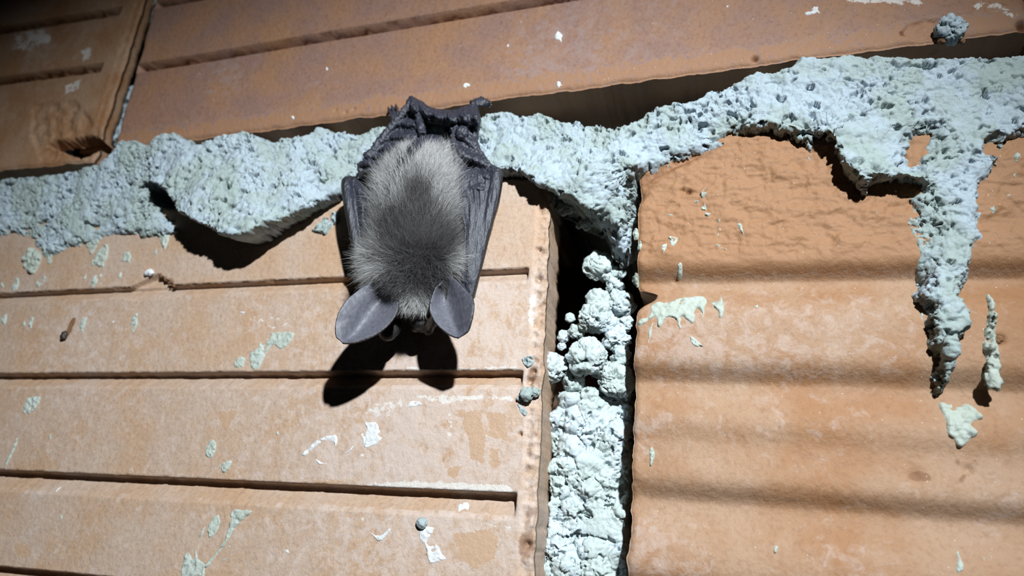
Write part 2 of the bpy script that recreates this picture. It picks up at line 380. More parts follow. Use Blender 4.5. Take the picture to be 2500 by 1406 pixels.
# --- upper brick spanning the picture
def h_B(B, s, t):
    l1, l0 = B.t(700, 98), B.t(400, 2)
    start = sstep(0, 1.2, s - B.s0 - 0.3)
    wig = 0.2 * fbm(s / 8, t / 30, 2, 3)
    g = rib(t + wig, l1, 6.8, 1.2, 3.9) + rib(t + wig, l0, 6.8, 1.2, 3.9) + rib(t + wig, 2 * l0 - l1, 6.8, 1.2, 3.9)
    u = B.o[0] + s * B.es[0] + t * B.et[0]; v = B.o[1] + s * B.es[1] + t * B.et[1]
    h = g * start
    q = sdf(UVpts([(2195, 85), (2215, 62), (2260, 48), (2300, 52), (2310, 90), (2240, 100)]), u, v)
    h = h - 1.4 * sstep(-0.2, 0.5, q) * (0.6 + 0.4 * perlin(s / 3, t / 3, 3))
    for px, py, r, a in ((1842, 145, 6, 3), (2498, 62, 9, 5), (845, 275, 5, 0.8), (865, 268, 5, .8), (820, 270, 5, .6)):
        c = UV(px, py); h = h - a * np.exp(-((u - c[0]) ** 2 + (v - c[1]) ** 2) / (r * 0.14) ** 2)
    return h + 0.12 * fbm(s / 9, t / 9, 1, 3) + 0.04 * perlin(s / 1.6, t / 1.6, 8) + 0.3 * perlin(s / 50, t / 50, 6)
bB = Brick((600, 313), (2450, 66), (289, 329), (2520, 60), (1250, -420), (1250, 238), h_B, base=0.5)
def masks_B(B, s, t, h, u, v):
    eff = 0.22 + 0.4 * blob(u, v, 560, 180, 120) + 0.3 * blob(u, v, 1500, 60, 250) + 0.3 * blob(u, v, 1300, 150, 150) + 0.25 * blob(u, v, 800, 200, 80)
    eff = np.where(h < -1, -0.2, eff)
    white = 0.75 * patch(u, v, [(2060, -5), (2250, -5), (2255, 18), (2150, 12), (2080, 12)], 2.0) + 0.6 * patch(u, v, [(2360, 0), (2440, 5), (2495, 40), (2480, 55), (2420, 30), (2375, 30)], 2)
    l = B.t(700, 146); white = white + 0.35 * sstep(0.8, 0.2, np.abs(t - l - 0.3)) * (perlin(s / 15, 0, 3) > -0.1)  # broken pale line paints a highlight along the groove's lower edge
    dark = 0.8 * patch(u, v, [(2190, 80), (2210, 72), (2215, 92), (2195, 92)], 0.8) + 0.55 * blob(u, v, 2290, 98, 25)
    worn = 0.8 * patch(u, v, [(2205, 85), (2225, 60), (2270, 50), (2300, 60), (2300, 92), (2230, 95)], 1) + 0.72 * sstep(15, 4, B.t1 - t)
    return dict(eff=eff, white=white, dark=dark, worn=worn)
bB.build('brick', 0.5, M_red, masks_B, rr=2.4)

# --- upper-left brick
A_hole = [(104, 350), (125, 338), (160, 336), (195, 326), (225, 326), (240, 336), (232, 356), (214, 370), (192, 384), (168, 384), (148, 366), (122, 358)]
def h_A(B, s, t):
    l1, l2 = B.t(100, 46), B.t(100, 172)
    end = sstep(0, 1.2, (B.s1 - 12.5) - s)
    wig = 0.25 * fbm(s / 7, t / 30, 2, 3)
    g = rib(t + wig, l1, 6.8, 1.2, 3.9) + rib(t + wig, l2, 6.8, 1.2, 3.9) + rib(t + wig, 2 * l1 - l2, 6.8, 1.2, 3.9)
    u = B.o[0] + s * B.es[0] + t * B.et[0]; v = B.o[1] + s * B.es[1] + t * B.et[1]
    h = g * end - 0.4 * sstep(B.s1 - 6, B.s1 - 3.5, s) * (1 + 0.5 * fbm(s / 3, t / 3, 4, 3))
    q = sdf(UVpts(A_hole), u + 0.6 * perlin(u / 2, v / 2, 1), v + 0.6 * perlin(u / 2, v / 2, 9))
    br = sdf(UVpts([(70, 250), (180, 235), (250, 320), (245, 390), (90, 395), (65, 330)]), u, v)
    h = h + sstep(0, 3, br) * (-0.8 + 0.9 * fbm(s / 6, t / 6, 3, 4))
    h = h - 7 * sstep(-0.1, 0.7, q)
    return h + 0.12 * fbm(s / 8, t / 8, 1, 3) + 0.05 * perlin(s / 1.6, t / 1.6, 8)
bA = Brick((0, 66), (269, 21), (-620, 100), (288, 180), (100, -420), (130, 399), h_A, base=-1.0)
def masks_A(B, s, t, h, u, v):
    eff = 0.30 + 0.35 * blob(u, v, 100, 120, 90) + 0.2 * blob(u, v, 60, 30, 80) - 0.35 * blob(u, v, 150, 310, 110)
    eff = np.where(h < -2.2, -0.2, eff)
    white = 0.62 * patch(u, v, [(30, 70), (110, 62), (125, 95), (60, 130), (20, 120)], 4) + 0.5 * patch(u, v, [(75, 85), (120, 82), (115, 100), (90, 95)], 1) + 0.7 * patch(u, v, [(150, 205), (195, 190), (190, 215), (155, 228)], 1.4) + 0.65 * patch(u, v, [(190, 120), (225, 105), (215, 145), (195, 150)], 1.5)
    rim = sstep(B.s1 - 6.5, B.s1 - 4, s)
    dark = 0.45 * rim
    return dict(eff=eff, white=white, dark=dark)
bA.build('brick', 0.55, M_orange, masks_A, rr=2.0, hollow=6, hole=A_hole)
# --- next upper brick, its left end just outside the photograph
bE = Brick((600, 313), (2450, 66), (2548, 54), (3600, -90), (1250, -420), (1250, 238), h_B, base=-0.5)
bE.build('brick', 0.9, M_red, masks_B, rr=2.4)

# ------------------------------------------------------------------ mortar
def lumps(P, amt=1.0, seed=0.0):
    """crumbly relief as a displacement along the normal (mm), from 3D position"""
    x, y, z = P[:, 0] + seed, P[:, 1], P[:, 2]
    wx = perlin(x / 1.9, y / 1.9, z / 1.9); wz = perlin(x / 1.9 + 31, y / 1.9, z / 1.9)
    xw = x + 0.8 * wx; zw = z + 0.8 * wz
    soft = sstep(-0.35, 0.30, perlin(x / 13, y / 13, z / 13 + 5))
    f1, f2, c = worley(xw / 3.0, y / 3.0, zw / 3.0)
    g1, g2, c2 = worley(xw / 1.35 + 9, y / 1.35, zw / 1.35)
    e1, e2, c3 = worley(x / 0.72 + 4, y / 0.72, z / 0.72)
    rich = 0.25 + 1.1 * sstep(-0.3, 0.4, perlin(x / 6 + 3, y / 6, z / 6 + 8))
    d = 1.7 * (0.5 - f1) * (0.1 + c) + rich * (0.95 * (0.5 - g1) * (0.1 + 1.2 * c2) * (0.3 + soft) + 0.28 * (0.5 - e1) * c3)
    d = d - 0.5 * sstep(0.10, 0.0, f2 - f1) * soft
    d = d + 0.75 * fbm(x / 7, y / 7, z / 7, 4, 0.55) + 0.08 * perlin(x / 0.55, y / 0.55, z / 0.55)
    d = np.where(d > 0.22, 0.22 + (d - 0.22) * 0.45, d)              # trowelled, pressed-out tops
    pit = perlin(xw / 2.2 + 50, y / 2.2, zw / 2.2); d = d - 2.5 * sstep(0.32, 0.58, pit) * (0.25 + 0.75 * soft)
    pit = perlin(xw / 1.1 + 70, y / 1.1, zw / 1.1); d = d - 1.0 * sstep(0.36, 0.60, pit) * soft
    pit = perlin(xw / 4.2 + 20, y / 4.2, zw / 3.2 + 9); d = d - 2.4 * sstep(0.46, 0.58, pit)
    return amt * d
def blur(a, r, n=3):
    """repeated box blur"""
    for _ in range(n):
        for ax in (0, 1):
            p = np.pad(a, [(r + 1, r) if k == ax else (0, 0) for k in (0, 1)], mode='edge'); c = np.cumsum(p, axis=ax)
            a = (np.take(c, range(2 * r + 1, c.shape[ax]), axis=ax) - np.take(c, range(0, c.shape[ax] - 2 * r - 1), axis=ax)) / (2 * r + 1)
    return a
def relief(name, poly_px, top, lo, step, mat, parent, hp=3.0, wd=3.0, rag=0.5, holes=(), amt=1.0, seed=0.0, under=0.0, margin=1.2, ragscale=3.0):
    poly = UVpts(poly_px, hp)
    (u0, v0), (u1, v1) = poly.min(0) - 2, poly.max(0) + 2
    u, v = np.meshgrid(np.arange(u0, u1, step), np.arange(v0, v1, step)); sh = u.shape
    msk = np.ones(sh, bool)
    if u.size > 60000:                              # work only near the outline and inside it
        cu, cv = u[::8, ::8], v[::8, ::8]; cd = sdf(poly, cu, cv) > -(9 * step + 3)
        msk = np.repeat(np.repeat(cd, 8, 0), 8, 1)[:sh[0], :sh[1]]
    um, vm = u[msk], v[msk]
    def put(vals, fill):
        g = np.full(sh, float(fill)); g[msk] = vals; return g
    uwm = um + rag * fbm(um / ragscale, vm / ragscale, 1 + seed, 3); vwm = vm + rag * fbm(um / ragscale, vm / ragscale, 17 + seed, 3)
    dm = sdf(poly, uwm, vwm)
    for hl in holes: dm = np.minimum(dm, -sdf(UVpts(hl, hp), uwm, vwm))
    d = put(dm, -9.0); keep = (d > -margin) & msk
    H = put(top(um, vm), 0.0); L = put(lo(um, vm) if callable(lo) else float(lo), -10.0)
    k = np.clip(d / wd, 0, 1); h = np.where(d > 0, L + (H - L) * np.sqrt(np.clip(1 - (1 - k) ** 2, 0, 1)), L)
    if under:                                       # side and lower edges bulge out over their foot
        dc = put(sdf(poly, um + 0.35 * (uwm - um), vm + 0.35 * (vwm - vm)), -9.0); gv, gu = np.gradient(dc, step); gl = np.hypot(gu, gv) + 1e-6
        gu, gv = blur(gu / gl, 7), blur(gv / gl, 7)
        A = under * sstep(-0.45, 0.15, gv) * np.clip((H - 2) / 5, 0, 2.0) * (L < -5)
        A = np.where(L < -5, A, under * sstep(-0.45, 0.15, gv) * np.clip((H - 2) / 6, 0, 1))
        di = d - np.clip(A - 2.2, 0, 99) * sstep(9, 0, d)
        h = np.where(di > 0, L + (H - L) * np.sin(np.clip(di / wd, 0, 1) * math.pi / 2), L)
        A = A * sstep(0, 0.8 * wd, di) * sstep(4.5 * wd, 1.0 * wd, di)
        u = u - gu * A; v = v - gv * A
    V = np.stack([u.ravel(), -h.ravel(), v.ravel()], -1); F = grid_faces(*sh)[:, ::-1]
    kf = keep.ravel()[F].all(1); F = F[kf]
    used = np.unique(F); mp = np.full(len(V), -1); mp[used] = np.arange(len(used)); V = V[used]; F = mp[F]
    N = vnormals(V, F)
    if N[:, 1].mean() > 0: N = -N; F = F[:, ::-1]
    inside = np.clip(d.ravel()[used] / 0.8 + 0.4, 0, 1)
    V = V + N * (lumps(V, amt, seed) * inside)[:, None]
    return obj(name, make_mesh(name, V, F), mat, parent)

bed = [(-300, 450), (-60, 425), (0, 418), (60, 412), (120, 410), (180, 400), (240, 388), (268, 370), (284, 346), (306, 331), (348, 331), (368, 345), (390, 330), (407, 322), (452, 322),
       (477, 342), (483, 362), (502, 357), (530, 352), (566, 338), (594, 332), (622, 322), (656, 330), (678, 346), (698, 336), (726, 330), (754, 318), (771, 298), (796, 294),
       (813, 302), (824, 306), (846, 302), (866, 311), (891, 300), (922, 288), (944, 286), (1000, 276), (1100, 268), (1164, 262), (1214, 250), (1246, 246), (1274, 260), (1303, 257),
       (1317, 250), (1346, 264), (1378, 278), (1410, 267), (1434, 278), (1477, 278), (1502, 287), (1541, 274), (1570, 253), (1591, 234), (1612, 230), (1655, 225), (1690, 226),
       (1711, 211), (1750, 191), (1773, 191), (1807, 172), (1842, 155), (1884, 160), (1915, 149), (1953, 124), (2000, 126), (2046, 126), (2065, 115), (2103, 122), (2199, 122),
       (2314, 121), (2391, 115), (2500, 109), (2620, 98), (3200, 20), (3200, 230), (2620, 300), (2500, 316), (2468, 333), (2460, 368), (2445, 387), (2430, 426), (2403, 452), (2406, 500), (2416, 575),
       (2396, 587), (2390, 629), (2385, 668), (2364, 687), (2354, 716), (2376, 760), (2376, 798), (2361, 837), (2366, 866), (2347, 910), (2332, 948), (2308, 970), (2291, 948),
       (2281, 914), (2286, 876), (2260, 842), (2269, 808), (2260, 779), (2264, 750), (2235, 721), (2240, 697), (2260, 682), (2252, 640), (2240, 600), (2231, 571), (2211, 532),
       (2197, 482), (2210, 470), (2222, 500), (2232, 505), (2226, 468), (2260, 455), (2238, 449), (2190, 440), (2142, 449), (2138, 464), (2115, 486), (2092, 468), (2057, 426), (2046, 387),
       (2026, 345), (1992, 328), (1986, 355), (1984, 380), (1976, 380), (1972, 350), (1967, 337), (1930, 326), (1873, 312), (1815, 318), (1788, 328), (1740, 352), (1683, 370),
       (1630, 396), (1591, 406), (1552, 417), (1560, 442), (1546, 465), (1542, 520), (1535, 580), (1515, 595), (1484, 580), (1478, 545), (1462, 525), (1445, 520), (1420, 512),
       (1399, 490), (1356, 474), (1314, 452), (1274, 426), (1232, 424), (1180, 420), (1100, 425), (1000, 425), (900, 428), (874, 434), (860, 455), (835, 474), (793, 500), (762, 514), (720, 540), (687, 562), (650, 594),
       (612, 596), (572, 572), (530, 553), (496, 538), (474, 512), (452, 476), (418, 460), (373, 444), (355, 452), (362, 470), (372, 495), (407, 526), (426, 558), (418, 568), (380, 572), (334, 574), (319, 563), (239, 573),
       (212, 597), (149, 602), (110, 618), (85, 622), (65, 597), (50, 573), (0, 568), (-60, 575), (-300, 600)]
ctl = np.array([(3000, 140, 4), (2700, 200, 4), (-250, 520, 3), (-50, 480, 3), (0, 480, 3), (150, 480, 3.5), (250, 420, 5), (330, 380, 6), (330, 520, 3), (60, 580, 1.2), (400, 540, 2.5), (240, 575, 1.5), (300, 470, 4), (355, 440, 5),
                (420, 380, 9), (480, 440, 14), (560, 400, 12), (560, 500, 16.5), (640, 560, 17), (640, 450, 14), (740, 480, 12.5), (720, 380, 8.5), (420, 440, 11), (800, 330, 5), (800, 440, 8), (850, 380, 5), (900, 320, 4), (870, 430, 4),
                (1000, 330, 1), (1000, 420, 2), (1100, 380, 1), (1200, 300, 3.5), (1230, 400, 7), (1330, 430, 9), (1350, 320, 4), (1450, 300, 2), (1450, 430, 9), (1440, 500, 7), (1520, 400, 7), (1600, 300, 3), (1650, 340, 3),
                (1700, 260, 4), (1620, 385, 1.3), (1740, 330, 2.0), (1540, 450, 1), (1520, 560, -6), (1500, 520, 0), (1850, 220, 5), (1900, 300, 6), (2050, 200, 6), (2050, 320, 8), (2100, 430, 9.5), (2230, 430, 8.5), (2255, 345, 3),
                (2150, 250, 7), (2350, 200, 4), (2350, 300, 3.2), (2350, 420, 2.5), (2470, 280, 3), (2480, 180, 4), (2330, 520, 3.0), (2260, 560, 0.6), (2210, 500, 0.5), (2390, 560, 2.5), (2330, 640, 3.5), (2255, 620, 0.5), (2265, 720, 6),
                (2330, 760, 6.5), (2310, 850, 7.5), (2320, 900, 7), (2305, 950, 6), (1980, 350, 5), (2440, 360, 5)], float)
_cu, _cv = UV(ctl[:, 0], ctl[:, 1], 4.0)
def bed_top(u, v):
    num = 0; den = 0
    for a, b, c in zip(_cu, _cv, ctl[:, 2]):
        q = 1.0 / (((u - a) ** 2 + (v - b) ** 2 + 6) ** 1.6); num = num + q * c; den = den + q
    H = num / den
    return H + 0.5 * fbm(u / 16, v / 16, 2, 2)
def bed_lo(u, v):
    # on the right-hand brick the edge thins out on the brick face; elsewhere it runs back into the joint
    s, t = bD.st_uv(u, v)
    on = (s > bD.s0 + 4) & (t > bD.t0 + 5)
    x, y = PX(np.stack([u, 0 * u, v], -1))
    onl = (x < 470) & (y > 500)
    return np.where(on | onl, np.where(on, bD.height(u, v), 0) - 1.2, -13.0)
m_bed = relief('mortar_bed', bed, bed_top, bed_lo, 0.26, M_mortar, wall, hp=4.0, wd=4.2, rag=0.6, amt=1.0, under=4.0, ragscale=2.2,
               holes=([(2236, 340), (2250, 318), (2268, 312), (2278, 325), (2262, 350), (2250, 378), (2240, 385), (2224, 378)],
                      [(2412, 340), (2430, 332), (2452, 350), (2448, 364), (2420, 360)]))
def block_top(u, v): return -9.0 + 0 * u  # unseen block added behind the bed to stop light leaking through
m_block = relief('mortar_light_block', [(-80, 470), (300, 420), (600, 430), (900, 370), (1200, 330), (1500, 350), (1700, 290), (1900, 230), (2300, 180), (2620, 170), (3200, 90), (3200, 180), (2620, 260), (2300, 260), (1900, 270), (1700, 310), (1600, 370), (1535, 400), (1530, 500), (1480, 500), (1440, 440), (1300, 400), (1150, 390), (900, 400), (800, 450), (600, 480), (400, 440), (200, 520), (-80, 540)],
                block_top, -84.0, 0.8, M_mortar, wall, hp=-9.0, wd=2.0, rag=0.5, amt=1.0)
m_block['label'] = 'hidden mortar block added deep in the bed joint to stop light passing behind'
m_bed['label'] = 'thick crumbly pale green-grey mortar squeezed out along the bed joint with a long drip'
# thin upright joint
fill = [(1345, 985), (1335, 955), (1360, 938), (1400, 945), (1430, 930), (1470, 930), (1500, 900), (1522, 850), (1545, 845), (1548, 900), (1550, 1000), (1550, 1200), (1550, 1420), (1550, 1520), (1300, 1520), (1305, 1420), (1310, 1330), (1318, 1280), (1322, 1220), (1315, 1150),
        (1325, 1100), (1312, 1060), (1310, 1000)]
fc = np.array([(1340, 980, -13.5), (1420, 970, -12.5), (1510, 930, -17.5), (1530, 1000, -19.5), (1400, 1050, -13), (1480, 1060, -14.5), (1330, 1100, -17.5), (1360, 1130, -12.5), (1420, 1140, -13.5), (1450, 1090, -14.5), (1470, 1180, -14), (1520, 1180, -18.5), (1400, 1220, -14.5), (1350, 1250, -15.5), (1530, 1240, -14), (1440, 1280, -14.5), (1500, 1330, -13.5), (1380, 1340, -13.5), (1450, 1390, -12.5), (1340, 1390, -14.5), (1530, 1390, -17.5), (1420, 1500, -13.5)], float)
_fu, _fv = UV(fc[:, 0], fc[:, 1], -14.0)
def fill_top(u, v):
    num = 0; den = 0
    for a, b, c in zip(_fu, _fv, fc[:, 2]):
        q = 1.0 / (((u - a) ** 2 + (v - b) ** 2 + 3) ** 1.8); num = num + q * c; den = den + q
    f1, f2, c = worley(u / 7.5, v / 6.5, 0.5)
    g1, g2, c2 = worley(u / 3.6 + 5, v / 3.2, 4.5)
    return num / den + 3.4 * (0.5 - f1) * (0.25 + c) + 1.2 * (0.5 - g1) * c2 - 0.9 * sstep(0.2, 0.0, f2 - f1) * (c > 0.5)
m_fill = relief('mortar_joint', fill, fill_top, -50.0, 0.27, M_mortar_lit, wall, hp=-14.0, wd=3.0, rag=0.5, amt=0.75, seed=40.0)
m_fill['label'] = 'lumpy mortar, colour lightened as if brightly lit, filling the lower part of the upright joint'
jl = [(255, 352), (272, 300), (290, 240), (300, 205), (330, 190), (335, 240), (320, 300), (305, 360)]
relief('mortar_joint', jl, lambda u, v: -9.0 + 2 * fbm(u / 5, v / 5, 3, 3), -30, 0.5, M_mortar, wall, hp=-9, wd=3, rag=0.8, seed=77, amt=1.2)
relief('mortar_joint', [(325, 60), (335, 10), (350, -40), (400, -40), (395, 10), (385, 45), (370, 20), (350, 50)], lambda u, v: -6.0 + 1.5 * fbm(u / 5, v / 5, 3, 3), -30, 0.5, M_mortar, wall, hp=-6, wd=3, rag=0.8, seed=91)

# loose round lumps sitting in the upright joint
import bmesh
def _ico(sub):
    bm = bmesh.new(); bmesh.ops.create_icosphere(bm, subdivisions=sub, radius=1.0)
    V = np.array([q.co for q in bm.verts]); F = np.array([[q.index for q in f.verts] for f in bm.faces]); bm.free(); return V, F
ICO = {k: _ico(k) for k in (3, 4, 5, 6)}
def lump(px, py, r, h, name='mortar_lump', mat=None, parent=wall, sx=1.0, sz=1.0, amt=1.0, seed=None, sub=None, sy=0.9, rot=0.0):
    rm = r * 0.137; sub = sub or (6 if r > 38 else 5 if r > 18 else 4)
    V, F = ICO[sub]; V = V * np.array((sx, sy, sz))
    if rot: c, s = math.cos(rot), math.sin(rot); V = np.stack([V[:, 0] * c - V[:, 2] * s, V[:, 1], V[:, 0] * s + V[:, 2] * c], -1)
    sd = (px * 0.37 + py * 0.11) if seed is None else seed
    n = fbm(V[:, 0] * 1.1 + sd, V[:, 1] * 1.1, V[:, 2] * 1.1, 3)
    P = V * (rm * (1 + 0.22 * n))[:, None]
    N = V / np.linalg.norm(V, axis=1)[:, None]
    P = P + P3(px, py, h)
    P = P + N * (lumps(P, amt * min(1.0, rm / 4.5), sd))[:, None]
    return obj(name, make_mesh(name, P, F), mat or M_mortar, parent)
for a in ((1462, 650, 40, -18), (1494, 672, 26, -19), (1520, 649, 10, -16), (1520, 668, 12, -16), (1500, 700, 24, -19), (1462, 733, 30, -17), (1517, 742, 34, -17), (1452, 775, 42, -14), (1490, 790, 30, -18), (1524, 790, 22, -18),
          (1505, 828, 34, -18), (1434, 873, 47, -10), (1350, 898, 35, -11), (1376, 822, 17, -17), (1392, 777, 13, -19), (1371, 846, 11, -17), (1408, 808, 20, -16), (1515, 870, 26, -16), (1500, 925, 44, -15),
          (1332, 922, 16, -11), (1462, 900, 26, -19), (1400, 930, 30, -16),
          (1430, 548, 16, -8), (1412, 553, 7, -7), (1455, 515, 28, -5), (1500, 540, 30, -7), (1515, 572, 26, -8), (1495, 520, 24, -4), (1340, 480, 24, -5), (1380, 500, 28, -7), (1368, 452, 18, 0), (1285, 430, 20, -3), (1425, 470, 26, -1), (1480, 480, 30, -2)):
    lump(*a, mat=M_mortar_lit if a[1] > 620 else M_mortar)

# splashes, smears and flakes stuck on the brick faces (each belongs to its brick)
def splash(B, pts, th=0.5, mat=None, name='mortar_splash', rag=0.25, wd=0.9, amt=0.18, step=None, label=None):
    p = smooth_poly(pts, 3); a = UVpts(p); ext = (a.max(0) - a.min(0)).max()
    step = step or max(0.16, min(0.3, ext / 40))
    top = lambda u, v: B.height(u, v) + th * (1 + 0.9 * fbm(u / 2.2, v / 2.2, 5, 3))
    lo = lambda u, v: B.height(u, v) - 0.5
    o = relief(name, p, top, lo, step, mat or M_splash, B.obj, hp=0.0, wd=wd, rag=rag, amt=amt, seed=float(pts[0][0]) * 0.1, margin=0.3, ragscale=2.0)
    return o
def oval(px, py, rx, ry, rot=0.0, n=9):
    k = np.linspace(0, 2 * math.pi, n, endpoint=False); rs = np.random.RandomState(int(px * 7 + py)); q = 1 + 0.22 * rs.randn(n).clip(-1.2, 1.2)
    x, y = rx * q * np.cos(k), ry * q * np.sin(k); c, s = math.cos(rot), math.sin(rot)
    return np.stack([px + x * c - y * s, py + x * s + y * c], -1)
def T(pts, ox, oy, sc): return [(ox + x / sc, oy + y / sc) for x, y in pts]
f5 = lambda pts: T(pts, 1540, 300, 2.556); f1 = lambda pts: T(pts, 2100, 450, 2.067); f2 = lambda pts: T(pts, 0, 550, 3.125)
f3 = lambda pts: T(pts, 0, 900, 2.779); f4 = lambda pts: T(pts, 650, 950, 3.083)
splash(bD, f5([(120, 1130), (180, 1100), (240, 1105), (300, 1070), (380, 1060), (420, 1050), (470, 1065), (475, 1110), (460, 1160), (455, 1210), (440, 1225), (430, 1160), (405, 1160), (398, 1240), (380, 1255), (350, 1230), (315, 1210), (318, 1280), (298, 1285), (280, 1225), (230, 1210), (190, 1275), (165, 1270), (150, 1210), (60, 1270), (45, 1250), (60, 1220), (115, 1195)]), 0.6)
splash(bD, f5([(500, 1110), (540, 1100), (565, 1060), (580, 1110), (585, 1150), (570, 1215), (550, 1220), (535, 1160), (505, 1130)]), 0.6)
splash(bD, f5([(120, 1260), (145, 1240), (130, 1310), (110, 1385), (105, 1340)]), 0.3)
splash(bD, f5([(365, 1335), (400, 1340), (440, 1380), (460, 1406), (400, 1395), (375, 1375)]), 0.5)
splash(bD, f5([(660, 625), (690, 630), (708, 700), (692, 690), (668, 655)]), 0.4)
splash(bD, f5([(235, 700), (305, 715), (270, 770), (240, 750)]), 0.4); splash(bD, f5([(190, 770), (235, 750), (210, 825), (195, 800)]), 0.4)
splash(bD, f5([(525, 755), (560, 760), (605, 785), (580, 795), (535, 770)]), 0.5); splash(bD, f5([(300, 870), (328, 880), (315, 945), (290, 950), (285, 915)]), 0.5)
for x, y, rx, ry, th in ((1847, 745, 6, 7, .4), (1717, 476, 9, 10, 1), (1701, 491, 6, 6, .8), (1724, 460, 5, 4, .6), (1719, 507, 9, 9, 1), (1726, 523, 7, 8, 1), (1634, 524, 8, 4, .4), (1755, 540, 4, 5, .5), (1757, 556, 4, 5, .5), (1753, 570, 3, 6, .5), (1553, 570, 5, 12, .5), (1563, 600, 5, 12, .5), (1549, 672, 6, 12, .6),
                         (2464, 472, 7, 8, .5), (2422, 514, 7, 10, .5), (2441, 429, 7, 3, .4), (2480, 387, 7, 11, .5), (2476, 429, 4, 8, .4), (1589, 1112, 8, 20, .7), (1896, 1340, 7, 12, .6), (2347, 1376, 9, 28, .5), (2408, 1363, 8, 9, .5), (2388, 1150, 5, 6, .5), (2188, 466, 6, 3, .4), (2250, 770, 5, 12, .3)):
    splash(bD, oval(x, y, rx, ry), th)
drip = splash(bD, f1([(650, 550), (680, 555), (690, 640), (685, 740), (700, 820), (700, 1000), (660, 1010), (625, 970), (635, 880), (620, 830), (630, 700), (650, 620)]), 2.2, wd=1.6, amt=0.45, rag=0.35)
splash(bD, f1([(415, 1090), (470, 1085), (520, 1108), (545, 1088), (590, 1100), (630, 1150), (632, 1180), (590, 1190), (580, 1220), (605, 1250), (570, 1285), (530, 1325), (500, 1320), (475, 1280), (445, 1250), (440, 1180)]), 0.8, amt=0.3)
lump(2425, 925, 14, 2.0, 'mortar_lump', M_splash, bD.obj, sz=1.7, amt=0.6); lump(2427, 890, 11, 1.6, 'mortar_lump', M_splash, bD.obj, sz=1.6, amt=0.6)
lump(2440, 828, 9, -1.5, 'clay_crumb', M_brown, bD.obj, amt=0.6)
# lower-left brick
splash(bC, f2([(2010, 790), (2070, 810), (2230, 810), (2245, 850), (2180, 930), (2130, 945), (2080, 915), (2020, 1010), (1970, 1100), (1910, 1090), (1905, 980), (1970, 930), (1978, 880), (2005, 912), (2050, 860), (2060, 825)]), 0.4)
splash(bC, f2([(1830, 1000), (1870, 1010), (1860, 1080), (1790, 1085), (1780, 1050)]), 0.35)
splash(bC, f2([(660, 160), (690, 90), (750, 75), (760, 120), (740, 170), (700, 225), (680, 200)]), 0.5)
splash(bC, f2([(700, 300), (735, 220), (800, 145), (830, 160), (825, 240), (790, 320), (740, 310)]), 0.7)
splash(bC, f2([(215, 1310), (310, 1305), (280, 1370), (240, 1400), (180, 1395), (210, 1350)]), 0.5)
splash(bC, f2([(190, 330), (180, 250), (230, 170), (300, 200), (320, 260), (290, 330), (250, 375)]), 1.2, amt=.4)
splash(bC, f2([(1210, 70), (1300, 60), (1290, 120), (1260, 190), (1240, 160)]), 0.5)
for x, y, rx, ry, r in ((76, 787, 6, 20, .25), (204, 788, 8, 22, .2), (326, 788, 9, 22, .3), (10, 780, 8, 16, .3), (37, 695, 9, 19, .1), (230, 688, 7, 17, .25), (94, 694, 8, 9, 0), (122, 632, 10, 14, 0), (108, 680, 5, 9, .3), (312, 626, 12, 18, .4), (4, 696, 5, 9, 0), (208, 676, 4, 8, .3), (246, 672, 4, 9, .3), (293, 674, 4, 8, .3), (58, 790, 4, 8, .2), (380, 615, 4, 9, .4)):
    splash(bC, oval(x, y, rx, ry, r), 0.4)
splash(bC, f3([(190, 200), (275, 190), (270, 230), (225, 290), (170, 312), (160, 270)]), 0.5)
splash(bC, f3([(115, 450), (130, 480), (50, 650), (30, 660), (40, 620), (95, 520)]), 0.45)
splash(bC, f3([(1400, 520), (1450, 475), (1470, 520), (1440, 600), (1395, 595)]), 0.5); splash(bC, f3([(1500, 650), (1560, 615), (1575, 640), (1530, 705), (1505, 700)]), 0.5)
splash(bC, f3([(1420, 1040), (1470, 985), (1495, 1030), (1470, 1110), (1420, 1150), (1408, 1100)]), 0.4); splash(bC, f3([(1345, 1140), (1390, 1065), (1385, 1110), (1360, 1150)]), 0.35)
splash(bC, f3([(1570, 960), (1650, 955), (1720, 965), (1640, 1030), (1590, 1090), (1560, 1150), (1470, 1270), (1405, 1355), (1392, 1330), (1460, 1250), (1520, 1160), (1548, 1070)]), 0.5)
splash(bC, f3([(1225, 1440), (1250, 1260), (1290, 1250), (1310, 1290), (1330, 1220), (1350, 1290), (1395, 1320), (1380, 1440), (1300, 1470)]), 0.45)
for x, y, rx, ry in ((124, 1066, 4, 11), (126, 1100, 3, 5), (147, 1089, 4, 5), (677, 1057, 4, 6), (558, 1340, 6, 10), (548, 1365, 8, 4), (150, 1262, 3, 8), (645, 1285, 4, 5)):
    splash(bC, oval(x, y, rx, ry), 0.3)
for pts in ([(265, 490), (320, 430), (400, 370), (480, 345), (540, 352), (522, 440), (490, 392), (420, 400), (340, 460), (300, 500)],
            [(740, 240), (780, 250), (830, 248), (860, 320), (840, 340), (873, 370), (800, 430), (730, 435), (725, 380), (705, 340), (750, 310)],
            [(365, 520), (410, 540), (470, 560), (400, 565)], [(1060, 135), (1090, 90), (1150, 90), (1180, 115), (1110, 135)],
            [(780, 1070), (850, 1100), (935, 1040), (930, 1080), (850, 1145), (820, 1130)],
            [(1145, 1060), (1250, 1030), (1255, 1080), (1210, 1150), (1222, 1172), (1290, 1170), (1330, 1240), (1360, 1280), (1230, 1310), (1200, 1190), (1160, 1140)],
            [(1425, 860), (1500, 850), (1512, 910), (1470, 900), (1430, 925)], [(560, 465), (600, 470), (680, 400), (640, 460), (600, 485)]):
    splash(bC, f4(pts), 0.25, M_white, 'white_flake', rag=0.3, wd=0.5)
